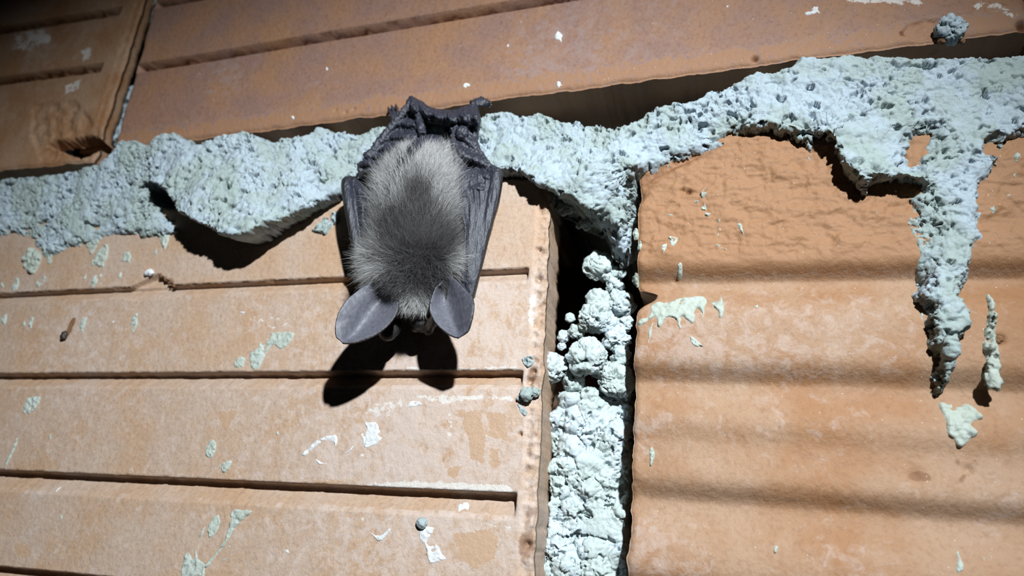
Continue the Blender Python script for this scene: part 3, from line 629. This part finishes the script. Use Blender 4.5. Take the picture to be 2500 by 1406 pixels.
for x, y, rx, ry in ((882, 1112, 7, 6), (134, 1194, 5, 8), (590, 762, 9, 4), (275, 786, 7, 7), (1138, 1261, 4, 3), (700, 1345, 6, 8)):
    splash(bC, oval(x, y, rx, ry), 0.2, M_white, 'white_flake', rag=0.3)
lump(1029, 1277, 14, 0.6, 'mortar_lump', M_mortar, bC.obj, sz=0.9, amt=0.7)
lump(1286, 962, 17, 1.5, 'mortar_lump', None, bC.obj, amt=0.9); lump(1307, 958, 12, 0.5, 'mortar_lump', None, bC.obj, amt=.9); lump(1268, 972, 8, 0.5, 'mortar_lump', None, bC.obj)
splash(bC, [(1275, 870), (1300, 868), (1303, 885), (1290, 898), (1277, 890)], 0.9, M_mortar, amt=0.5); splash(bC, [(1262, 985), (1280, 995), (1290, 1010), (1278, 1018), (1266, 1000)], 0.6, M_mortar, amt=0.4)
splash(bC, [(1166, 622), (1180, 616), (1176, 640), (1166, 645)], 0.3)
splash(bC, [(832, 515), (800, 530), (775, 550), (762, 563), (780, 570), (797, 575), (808, 558), (826, 545)], 1.4, M_mortar, amt=0.5)
# upper bricks
for x, y, rx, ry in ((1366, 91, 10, 13), (1985, 31, 17, 10), (1366, 208, 8, 7), (1240, 113, 4, 6), (1400, 133, 4, 5), (716, 289, 6, 5), (1655, 120, 3, 4), (798, 170, 6, 5), (1140, 210, 11, 6), (1775, 18, 5, 3)):
    splash(bB, oval(x, y, rx, ry, -0.3), 0.3, M_white, 'white_flake', rag=0.2)
lump(2320, 72, 33, 1.0, 'mortar_lump', M_mortar, bB.obj, amt=1.3, sz=0.95)
lump(2300, 98, 10, 0.5, 'clay_crumb', M_brown, bB.obj); lump(2345, 100, 9, 0.0, 'clay_crumb', M_brown, bB.obj)
for x, y, r in ((395, 672, 8), (408, 680, 9), (416, 692, 8), (426, 697, 6), (388, 664, 6)):
    lump(x, y, r, -1.0, 'clay_crumb', M_brown, bC.obj, amt=0.8)

# ------------------------------------------------------------------ small loose things on the wall
def tag(o, label, cat, group=None):
    o['label'] = label; o['category'] = cat
    if group: o['group'] = group
    return o
tag(lump(364, 666, 16, 0.6, 'plaster_chip', M_white, None, sx=1.15, sz=0.72, sy=0.5, amt=0.45),
    'small white plaster chip lodged at the broken lip of a brick groove', 'chip')
dr = lump(156, 818, 12, 0.9, 'dropping', M_dark, None, sx=0.9, sz=1.25, sy=0.7, amt=0.4)
tag(dr, 'small black dropping stuck on the ribbed brick face above a brown streak', 'dropping')
st_ = splash(bC, [(160, 812), (166, 790), (176, 775), (187, 775), (182, 795), (172, 815), (165, 826)], 0.08, M_brown, 'brown_streak', amt=0.03)

# ------------------------------------------------------------------ the bat
bat = bpy.data.objects.new('bat', None); COL.objects.link(bat)
bat.empty_display_size = 0.01
BASE = P3(1100, 300, 0) ; bat.location = Vector(BASE / 1000)
tag(bat, 'grey furry bat with big rounded ears hanging head down from the mortar joint', 'bat')

parts = []                                        # closed pieces fused into one skin by a voxel remesh
def add(V, F):
    if F.shape[1] == 3: F = np.concatenate([F, F[:, 2:3]], 1)
    parts.append((V, F))
def loft(rings):
    """closed tube from a list of rings (n x 3)"""
    n = len(rings[0]); V = np.concatenate(list(rings) + [rings[0].mean(0)[None], rings[-1].mean(0)[None]])
    F = grid_faces(len(rings), n, True); k = np.arange(n); a, b = len(rings) * n, len(rings) * n + 1; l = (len(rings) - 1) * n
    F = np.concatenate([F, np.stack([0 * k + a, (k + 1) % n, k, k], -1), np.stack([0 * k + b, l + k, l + (k + 1) % n, l + (k + 1) % n], -1)])
    add(V, F)
# trunk, neck, head and muzzle
BS = np.array([  # py, centre px, half width px, centre height mm, half thickness mm
    (338, 1060, 14, 6.5, 2.5), (350, 1056, 34, 8.5, 5), (375, 1045, 54, 11, 8), (420, 1028, 80, 12, 9.5), (490, 1018, 102, 12.5, 10.5), (560, 1015, 104, 13, 11),
    (620, 1012, 102, 13.5, 11), (650, 1011, 98, 14, 10.5), (685, 1011, 72, 14, 9.5), (715, 1013, 60, 14, 9), (740, 1016, 48, 13, 7.5), (765, 1021, 35, 11.5, 6), (785, 1025, 27, 9.5, 4.6), (803, 1027, 19, 8, 3.4), (810, 1027, 8, 7.5, 1.5)])
NB, NR = 90, 72
bs = spline(BS, NB); th = np.linspace(0, 2 * math.pi, NR, endpoint=False)
def body_point(row, a):
    c = P3(row[..., 1], row[..., 0], row[..., 3]); sc = np.linalg.norm(c - CAM, axis=-1) / FPX * 0.97
    x = np.cos(a); y = np.sin(a); sq = 0.86
    p = c.copy(); p[..., 0] += row[..., 2] * sc * np.sign(x) * np.abs(x) ** sq; p[..., 1] += -row[..., 4] * np.sign(y) * np.abs(y) ** sq
    return p
loft([body_point(np.repeat(r[None], NR, 0), th) for r in bs])
def tube(pts, rads, n=14, m=26):
    """pts: (px, py, h mm) ; rads in mm"""
    c = P3(*np.array(pts, float).T); c = spline(c, m); r = np.interp(np.linspace(0, len(rads) - 1, m), np.arange(len(rads)), rads)
    rings = []
    for i in range(m):
        t = nrm(c[min(i + 1, m - 1)] - c[max(i - 1, 0)]); a = nrm(np.cross(t, (0.1, 1, 0.05))); b = np.cross(t, a)
        k = np.linspace(0, 2 * math.pi, n, endpoint=False)
        rings.append(c[i] + r[i] * (np.cos(k)[:, None] * a + np.sin(k)[:, None] * b))
    loft(rings)
def ell(px, py, h, rx, ry, rz):
    V, F = ICO[4]; add(V * np.array((rx, ry, rz)) + P3(px, py, h), F)
def sheet(e1, e2, h1, h2, prof, thick, m=60, n=30, flat=True):
    """skin sheet between two edge curves (px), heights along each edge, cross profile added, closed with thickness"""
    a = spline(np.array(e1, float), m); b = spline(np.array(e2, float), m)
    H1 = np.interp(np.linspace(0, 1, m), np.linspace(0, 1, len(h1)), h1); H2 = np.interp(np.linspace(0, 1, m), np.linspace(0, 1, len(h2)), h2)
    k = np.linspace(0, 1, n); top = []
    for i in range(m):
        q = a[i] * (1 - k[:, None]) + b[i] * k[:, None]; h = H1[i] * (1 - k) + H2[i] * k + prof(i / (m - 1), k)
        top.append(P3(q[:, 0], q[:, 1], h))
    top = np.array(top); F0 = grid_faces(m, n)
    N = vnormals(top.reshape(-1, 3), F0); N = N * np.where(N[:, 1:2] > 0, 1, -1)
    if flat: N = np.zeros_like(N) + np.array((0, 1.0, 0))
    t = thick(np.repeat(np.linspace(0, 1, m), n), np.tile(k, m)) if callable(thick) else thick
    bot = (top.reshape(-1, 3) + N * (np.asarray(t)[..., None] if np.ndim(t) else t)).reshape(m, n, 3)
    loft([np.concatenate([top[i], bot[i][::-1]]) for i in range(m)])
# ears
earL1 = [(918, 682), (905, 686), (880, 704), (850, 728), (829, 758), (819, 795), (822, 822), (832, 833)]
earL2 = [(952, 700), (968, 728), (971, 750), (964, 770), (944, 795), (914, 817), (872, 833), (840, 836)]
def ear_prof(c0):
    return lambda a, k: (-1.8 * (1 - (2 * k - 1) ** 2) - 4.2 * np.exp(-((k - c0) / 0.27) ** 2)) * math.sin(math.pi * min(1, a * 0.85 + 0.15))
sheet(earL1, earL2, (18, 20, 24, 27, 29, 29, 29, 28), (20, 22, 23, 24, 25, 26, 27, 28), ear_prof(0.60), 0.75, flat=False)
earR1 = [(1072, 690), (1062, 708), (1052, 735), (1050, 760), (1062, 785), (1080, 803), (1098, 816), (1112, 822)]
earR2 = [(1098, 672), (1118, 688), (1136, 708), (1151, 724), (1155, 747), (1150, 780), (1142, 806), (1124, 823)]
sheet(earR1, earR2, (20, 21, 22, 22, 23, 23, 23, 23), (18, 20, 22, 24, 25, 25, 24, 23), ear_prof(0.42), 0.75, flat=False)
tube([(965, 690, 14), (940, 702, 15.5), (924, 712, 16)], (5, 3.6, 1.6)); tube([(1055, 690, 14), (1076, 700, 14.5), (1086, 706, 15)], (5, 3.6, 1.6))
# lower lobes of the ears beside the muzzle and the folded wrists
ell(948, 810, 10, 3.4, 2.2, 3.2); ell(964, 798, 10, 2.4, 2.0, 3.4); ell(1046, 806, 6, 1.8, 1.6, 1.8)
tube([(905, 650, 7), (920, 720, 6), (945, 780, 7.5), (955, 800, 9)], (3.5, 2.6, 2.0, 1.6)); tube([(1130, 650, 7), (1100, 730, 5), (1062, 780, 5), (1048, 802, 6)], (3.5, 2.6, 2.0, 1.5))
# snout pads and nostrils, brows
ell(1016, 800, 9, 1.8, 1.8, 1.6); ell(1035, 800, 9, 1.8, 1.8, 1.6); ell(1026, 790, 11.5, 2.6, 2.0, 2.2)
# folded wings
rw_o = [(1185, 405), (1210, 415), (1219, 440), (1213, 490), (1201, 530), (1190, 570), (1178, 620), (1165, 670), (1152, 722)]
rw_i = [(1120, 415), (1112, 440), (1112, 470), (1122, 510), (1132, 550), (1132, 600), (1128, 650), (1128, 690), (1140, 718)]
sheet(rw_o, rw_i, (9, 10.5, 11.5, 12, 12, 12, 11.5, 11, 10.5), (14, 15, 15.5, 15.5, 15.5, 15, 14, 13, 11),
      lambda a, k: 0.25 * np.cos(k * 30) - 0.8 * np.exp(-((k - 0.3) / 0.12) ** 2), 3.0, 70, 40)
tube([(1196, 414, 9), (1212, 428, 11), (1206, 480, 12), (1192, 535, 12), (1176, 600, 12), (1160, 670, 11.5), (1149, 724, 11)], (1.6, 2.2, 2.2, 2.0, 1.9, 1.7, 1.1), 14, 50)
for k in range(4):
    o = k * 9.0
    tube([(1190 - o * 1.7, 440 + o, 12.5 + k * 0.6), (1184 - o * 1.2, 520, 13 + k * 0.5), (1168 - o * 0.8, 600, 13 + k * 0.4), (1155 - o * 0.45, 670, 12.5 + k * 0.2), (1147 - o * 0.3, 718 - o * 0.3, 11.5)], (0.8, 0.9, 1.0, 0.9, 0.6), 10, 50)
lw_o = [(850, 438), (842, 450), (847, 490), (855, 530), (863, 570), (871, 610), (879, 650), (888, 680)]
lw_i = [(872, 440), (893, 462), (905, 500), (905, 540), (903, 580), (905, 620), (908, 655), (905, 690)]
sheet(lw_o, lw_i, (12, 14, 15.5, 15, 14.5, 13.5, 12.5, 12), (12, 15, 17, 17, 16.5, 16, 15, 13),
      lambda a, k: 0.25 * np.cos(k * 22) - 0.8 * np.exp(-((k - 0.35) / 0.14) ** 2), 3.0, 70, 34)
tube([(866, 440, 11), (847, 446, 14), (851, 490, 15.5), (859, 535, 15), (867, 580, 14.5), (876, 630, 13.5), (888, 682, 12.5)], (1.5, 2.0, 2.0, 1.9, 1.8, 1.6, 1.2), 14, 50)
# wing membrane bunched beside the rump, knees, tail membrane
sheet([(1003, 234), (986, 262), (965, 290), (945, 325), (915, 358), (894, 376), (886, 392)], [(1018, 258), (1030, 295), (1022, 325), (1008, 345), (985, 365), (962, 385), (935, 400)],
      (8, 9, 9.5, 10, 10, 10, 10), (11, 12, 13, 14, 15, 16, 15), lambda a, k: 1.2 * np.cos(k * 5 + a * 34) * np.sin(math.pi * k) ** 0.7, 3.0, 90, 40)
sheet([(1003, 234), (1025, 245), (1050, 262), (1080, 268), (1110, 268), (1140, 258), (1166, 262)], [(1002, 325), (1025, 330), (1055, 332), (1085, 334), (1110, 345), (1135, 350), (1162, 340)],
      (9, 9, 8, 8, 8, 7, 6), (2, 0, -1, 0, 3, 8, 9), lambda a, k: 7.5 * np.sin(math.pi * np.clip(k / 0.62, 0, 1)) ** 0.8 * sstep(0.62, 0.42, k) - 3.0 * sstep(0.4, 0.6, k) * (1 - k) * 2 + 0.9 * np.cos(k * 7 - a * 34) * np.sin(math.pi * k), 2.2, 90, 60)
sheet([(1164, 262), (1168, 290), (1160, 330), (1172, 362), (1193, 394), (1212, 420), (1214, 450)], [(1098, 290), (1100, 325), (1104, 360), (1108, 400), (1112, 430), (1120, 460), (1130, 480)],
      (8, 9, 9, 10, 11, 11, 11), (10, 12, 14, 15, 15, 15, 16), lambda a, k: 1.2 * np.cos(k * 11 + a * 27) * np.sin(math.pi * k) - 9.0 * np.exp(-((k - 0.66) / 0.26) ** 2 - ((a - 0.72) / 0.10) ** 2), 3.0, 90, 44)
ell(903, 381, 11, 2.3, 2.2, 2.0); ell(1128, 325, 12, 2.2, 2.2, 2.6)
tube([(905, 380, 11), (940, 330, 11), (985, 275, 11), (1003, 240, 9.5)], (1.7, 1.5, 1.2, 0.8)); tube([(1010, 245, 9.5), (1022, 290, 12), (1032, 330, 14)], (0.8, 1.2, 1.4))
tube([(885, 425, 8), (880, 405, 9), (900, 398, 11), (930, 410, 13)], (1.2, 1.2, 1.2, 1)); tube([(882, 430, 8), (900, 418, 11), (925, 425, 13)], (1.0, 1.0, 0.8))
# right leg and foot holding the edge, left toes
tube([(1128, 330, 11), (1140, 290, 9), (1152, 262, 7), (1166, 250, 5)], (1.9, 1.5, 1.3, 1.2)); tube([(1150, 256, 5), (1170, 248, 4), (1185, 250, 2.5)], (1.4, 1.2, 0.7))
for x0, y0, x1, y1 in ((1160, 250, 1178, 238), (1164, 250, 1186, 243), (1168, 252, 1192, 247), (1168, 255, 1194, 252), (1166, 258, 1190, 257)):
    tube([(x0, y0, 5), ((x0 + x1) / 2, (y0 + y1) / 2 - 2, 5), (x1, y1, 3.0), (x1 + 3, y1 + 4, 0.8)], (0.6, 0.5, 0.42, 0.34), 8, 14)
tube([(965, 300, 8), (958, 282, 7)], (1.2, 0.9), 10, 8)
for x0, y0, x1, y1 in ((957, 286, 950, 268), (964, 286, 958, 264), (972, 284, 968, 262)):
    tube([(x0, y0, 7), ((x0 + x1) / 2, (y0 + y1) / 2, 6.5), (x1, y1, 4.0), (x1 - 1, y1 - 3, 1.0)], (0.6, 0.5, 0.42, 0.3), 8, 14)

V = np.concatenate([p[0] for p in parts]); o_ = 0; FF = []
for p, f in parts: FF.append(f + o_); o_ += len(p)
FF = np.concatenate(FF)
tme = bpy.data.meshes.new('tmp'); tme.from_pydata((V / 1000).tolist(), [], [tuple(dict.fromkeys(f)) for f in FF.tolist()]); tme.update()
tob = bpy.data.objects.new('tmp', tme); COL.objects.link(tob)
rm = tob.modifiers.new('r', 'REMESH'); rm.mode = 'VOXEL'; rm.voxel_size = 0.00030; rm.use_smooth_shade = True
sm = tob.modifiers.new('s', 'SMOOTH'); sm.factor = 0.5; sm.iterations = 2
dg = bpy.context.evaluated_depsgraph_get(); ev = tob.evaluated_get(dg)
bme = bpy.data.meshes.new_from_object(ev); bpy.data.objects.remove(tob); bpy.data.meshes.remove(tme)
bme.name = 'body'
nv = len(bme.vertices); co = np.empty(nv * 3, np.float32); bme.vertices.foreach_get('co', co); co = co.reshape(-1, 3).astype(float) * 1000
no = np.empty(nv * 3, np.float32); bme.vertex_normals.foreach_get('vector', no); no = no.reshape(-1, 3)
bx, by = PX(co); bh = -co[:, 1]
tailm = sstep(455, 400, by) * np.clip(1 - sstep(60, 0, np.abs(bx - 1045) - 40) * sstep(345, 380, by), 0, 1)
x, y, z = co.T
crk = 1.2 * (0.4 - np.abs(perlin((x + 0.5 * z) / 1.5, y / 3, (z - 0.5 * x) / 5))) + 0.5 * fbm(x / 0.9, y / 0.9, z / 0.9, 2)
earm = np.maximum(sdf(np.array(earL1 + earL2[::-1], float), bx, by), sdf(np.array(earR1 + earR2[::-1], float), bx, by))
earm = sstep(-3, 2, earm) * (bh > 16.5) * (by > 672)
wng = sstep(-4, 0, np.maximum(sdf(np.array(rw_o + rw_i[::-1], float), bx, by), sdf(np.array(lw_o + lw_i[::-1], float), bx, by))) * (1 - earm)
co += no * (tailm * 0.55 * crk + wng * 0.22 * fbm(x / 0.9, y / 0.9, z / 7, 3) + earm * 0.10 * fbm(x / 2, y / 2, z / 2, 3))[:, None]
co -= BASE
bme.vertices.foreach_set('co', (co / 1000).astype(np.float32).ravel()); bme.update()
attr(bme, 'ear', earm); attr(bme, 'wing', np.maximum(wng, tailm))
m, nt, b = mat_new('bat_skin'); N = NT(nt)
c = N.mix(N.attr('wing').outputs['Fac'], (0.014, 0.0125, 0.0125), (0.026, 0.028, 0.042))
c = N.mix(N.attr('ear').outputs['Fac'], c, (0.098, 0.098, 0.122))
c = N.mix(N.math('MULTIPLY', N.ramp(N.noise(900, 4), 0.4, 0.7), 0.35), c, (0.022, 0.021, 0.027))
nt.links.new(N.math('ADD', 0.38, N.math('MULTIPLY', N.attr('ear').outputs['Fac'], 0.18)), b.inputs['Roughness'])
nt.links.new(c, b.inputs['Base Color']); b.inputs['Specular IOR Level'].default_value = 0.6
bn1 = N.bump(N.noise(1100, 3, 0.6, 0.6, (1.7, 1, 0.5)), 0.5, 0.0004); bn2 = N.bump(N.noise(2600, 4, 0.65), 0.55, 0.00025, bn1)
sm1 = N.math('SUBTRACT', 0.6, N.math('MULTIPLY', N.attr('ear').outputs['Fac'], 0.48))
for q in (bn1, bn2): nt.links.new(sm1, q.node.inputs['Strength'])
nt.links.new(bn2, b.inputs['Normal'])
bme.materials.clear(); bme.materials.append(m)
body = obj('body', bme, None, bat)

# fur: one strand per root, flattened hairs combed outwards
rs = np.random.RandomState(3)
NF = 125000
fy = rs.rand(NF) ** 0.95; ra = rs.rand(NF) * math.pi * 1.24 - 0.12 * math.pi
row = spline(BS, 600)[(fy * 560 + 18).astype(int)]
root = body_point(row, ra); rx_, ry_ = row[:, 1], row[:, 0]
e = 1e-2
ta = body_point(row, ra + e) - root; row2 = row.copy(); row2 = spline(BS, 600)[np.minimum((fy * 560 + 22).astype(int), 599)]
tb = body_point(row2, ra) - root; nn = np.cross(ta, tb); nn /= np.linalg.norm(nn, axis=1)[:, None] + 1e-9
cen = P3(row[:, 1], row[:, 0], row[:, 3]); nn *= np.sign((nn * (root - cen)).sum(1))[:, None]
qx, qy = PX(root)
keep = (nn[:, 1] < 0.45) & (qy > 362) & (qy < 768)
for ar in (root, nn, row): pass
root, nn, row, qx, qy, ra = root[keep], nn[keep], row[keep], qx[keep], qy[keep], ra[keep]
n_ = len(root); lat = np.cos(ra)
head = sstep(672, 712, qy); sh = sstep(575, 650, qy); off = np.clip((qx - 1013) / 105, -1, 1)
cl1 = perlin(qx / 40, qy / 40, 1); cl2 = perlin(qx / 40, qy / 40, 11); fi1 = perlin(qx / 9, qy / 9, 5); fi2 = perlin(qx / 9, qy / 9, 25)
mess = 1 + 1.0 * np.exp(-((qx - 1013) / 50) ** 2 - ((qy - 655) / 45) ** 2) + 0.5 * head
upw = 0.85 * (1 - sh) - 0.12 * sh - 0.40 * head                       # tailwards on the back, sideways on the shoulders, forwards on the crown
latw = off * (0.42 + 0.60 * sh - 0.40 * head)
d = nn * (0.16 + 0.10 * head)[:, None] + np.stack([latw + mess * (0.26 * cl1 + 0.36 * fi1), 0 * lat, upw + mess * (0.26 * cl2 + 0.36 * fi2)], -1) + (0.17 * mess)[:, None] * rs.randn(n_, 3)
d -= nn * np.minimum(0, (d * nn).sum(1) - 0.14)[:, None]
d /= np.linalg.norm(d, axis=1)[:, None]
ln = (6.8 - 3.4 * head - 3.0 * sstep(450, 370, qy) - 2.0 * np.exp(-((qx - 1013) / 45) ** 2 - ((qy - 655) / 40) ** 2)) * (0.6 + 0.8 * rs.rand(n_)) * np.where(qy > 745, 0.55, 1)
d2 = d * 0.8 - nn * 0.06 + 0.34 * rs.randn(n_, 3) * np.array((1, .6, 1)) + np.stack([0.5 * perlin(qx / 5, qy / 5, 61), 0 * lat, 0.5 * perlin(qx / 5, qy / 5, 81)], -1)
SEG = 5; side = np.cross(d, nn) + 0.25 * rs.randn(n_, 3); side /= np.linalg.norm(side, axis=1)[:, None]
wdt = 0.046 * (0.7 + 0.6 * rs.rand(n_))
jx, jy = qx + 9 * fi1, qy + 9 * fi2
cid = (np.floor(jx / 11) * 1000 + np.floor(jy / 11)).astype(int); _, inv = np.unique(cid, return_inverse=True); inv = inv.ravel()
cnt = np.bincount(inv)[:, None]; pull = np.stack([np.bincount(inv, root[:, i]) for i in range(3)], -1) / cnt
pull = (pull[inv] - root) * (0.75 * (0.4 + 0.6 * rs.rand(n_)))[:, None]
FV = []; tt = []
for i in range(SEG):
    t = i / (SEG - 1); p = root - nn * 0.5 + pull * (t ** 1.5) + (d * t + (d2 - d) * t * t * 0.6) * ln[:, None]
    ww = (wdt * (1.0 - 0.85 * t ** 1.5))[:, None] * side
    FV += [p - ww, p + ww]; tt += [t, t]
FV = np.stack(FV, 1) - BASE; FVf = FV.reshape(-1, 3); k = np.arange(n_)[:, None] * (2 * SEG)
FQ = np.concatenate([np.stack([k[:, 0] + 2 * i, k[:, 0] + 2 * i + 1, k[:, 0] + 2 * i + 3, k[:, 0] + 2 * i + 2], -1) for i in range(SEG - 1)])
fme = make_mesh('fur', FVf, FQ); 
def gb(cx, cy, sx, sy): return np.exp(-((qx - cx) / sx) ** 2 - ((qy - cy) / sy) ** 2)
darkm = 1.0 * gb(1018, 575, 62, 72) + 0.7 * gb(1015, 490, 26, 50) + 0.95 * gb(1015, 665, 78, 34) + 0.55 * gb(1030, 605, 95, 30) + 0.5 * gb(1080, 345, 60, 22) + 0.4 * gb(955, 560, 30, 40) + 0.7 * gb(965, 700, 25, 25) + 0.7 * gb(1060, 695, 25, 25)
darkm -= 1.3 * gb(908, 655, 42, 20) + 1.3 * gb(1114, 640, 40, 20) + 0.55 * gb(1000, 725, 24, 16) + 0.3 * gb(1055, 725, 14, 12)
darkm += 0.9 * gb(1020, 775, 40, 16)
pale = np.clip(0.76 - 1.25 * darkm + 0.36 * perlin(qx / 14, qy / 14, 44) + 0.18 * rs.randn(n_), 0.02, 1.0)
attr(fme, 'pale', np.repeat(pale, 2 * SEG)); attr(fme, 'along', np.tile(np.array(tt), n_))
m, nt, b = mat_new('bat_fur'); N = NT(nt)
tip = N.mix(N.attr('pale').outputs['Fac'], (0.042, 0.038, 0.039), (0.50, 0.495, 0.495))
rootc = N.mix(N.attr('pale').outputs['Fac'], (0.03, 0.027, 0.028), (0.25, 0.245, 0.245))
c = N.mix(N.ramp(N.attr('along').outputs['Fac'], 0.05, 0.6), rootc, tip)
nt.links.new(c, b.inputs['Base Color']); b.inputs['Roughness'].default_value = 0.55; b.inputs['Specular IOR Level'].default_value = 0.3
fur = obj('fur', fme, m, bat); fur['kind'] = 'stuff'; fur['label'] = 'dense grey fur, paler on the flanks and dark along the back'

def small(px, py, h, r, name, mat, sc=(1, 1, 1)):
    V, F = ICO[3]; return obj(name, make_mesh(name, V * r * np.array(sc) + P3(px, py, h) - BASE, F), mat, bat)
small(1001, 772, 14.0, 0.9, 'eye', M_eye); small(1047, 772, 14.0, 0.9, 'eye', M_eye)
small(1020, 804, 10.6, 0.42, 'nostril', M_eye); small(1032, 804, 10.6, 0.42, 'nostril', M_eye)
parts.clear()
for x1, y1 in ((1181, 242), (1189, 247), (1195, 251), (1197, 256), (1193, 261)):
    parts.clear(); tube([(x1, y1, 0.9), (x1 + 4, y1 + 1, 0.7), (x1 + 5, y1 + 6, -0.6)], (0.34, 0.26, 0.08), 6, 10)
    obj('claw', make_mesh('claw', parts[0][0] - BASE, parts[0][1]), M_claw, bat)
for x1, y1 in ((949, 265), (957, 261), (967, 259)):
    parts.clear(); tube([(x1, y1, 1.0), (x1 - 1, y1 - 4, 0.6), (x1 - 1, y1 - 7, -0.5)], (0.32, 0.24, 0.08), 6, 10)
    obj('claw', make_mesh('claw', parts[0][0] - BASE, parts[0][1]), M_claw, bat)
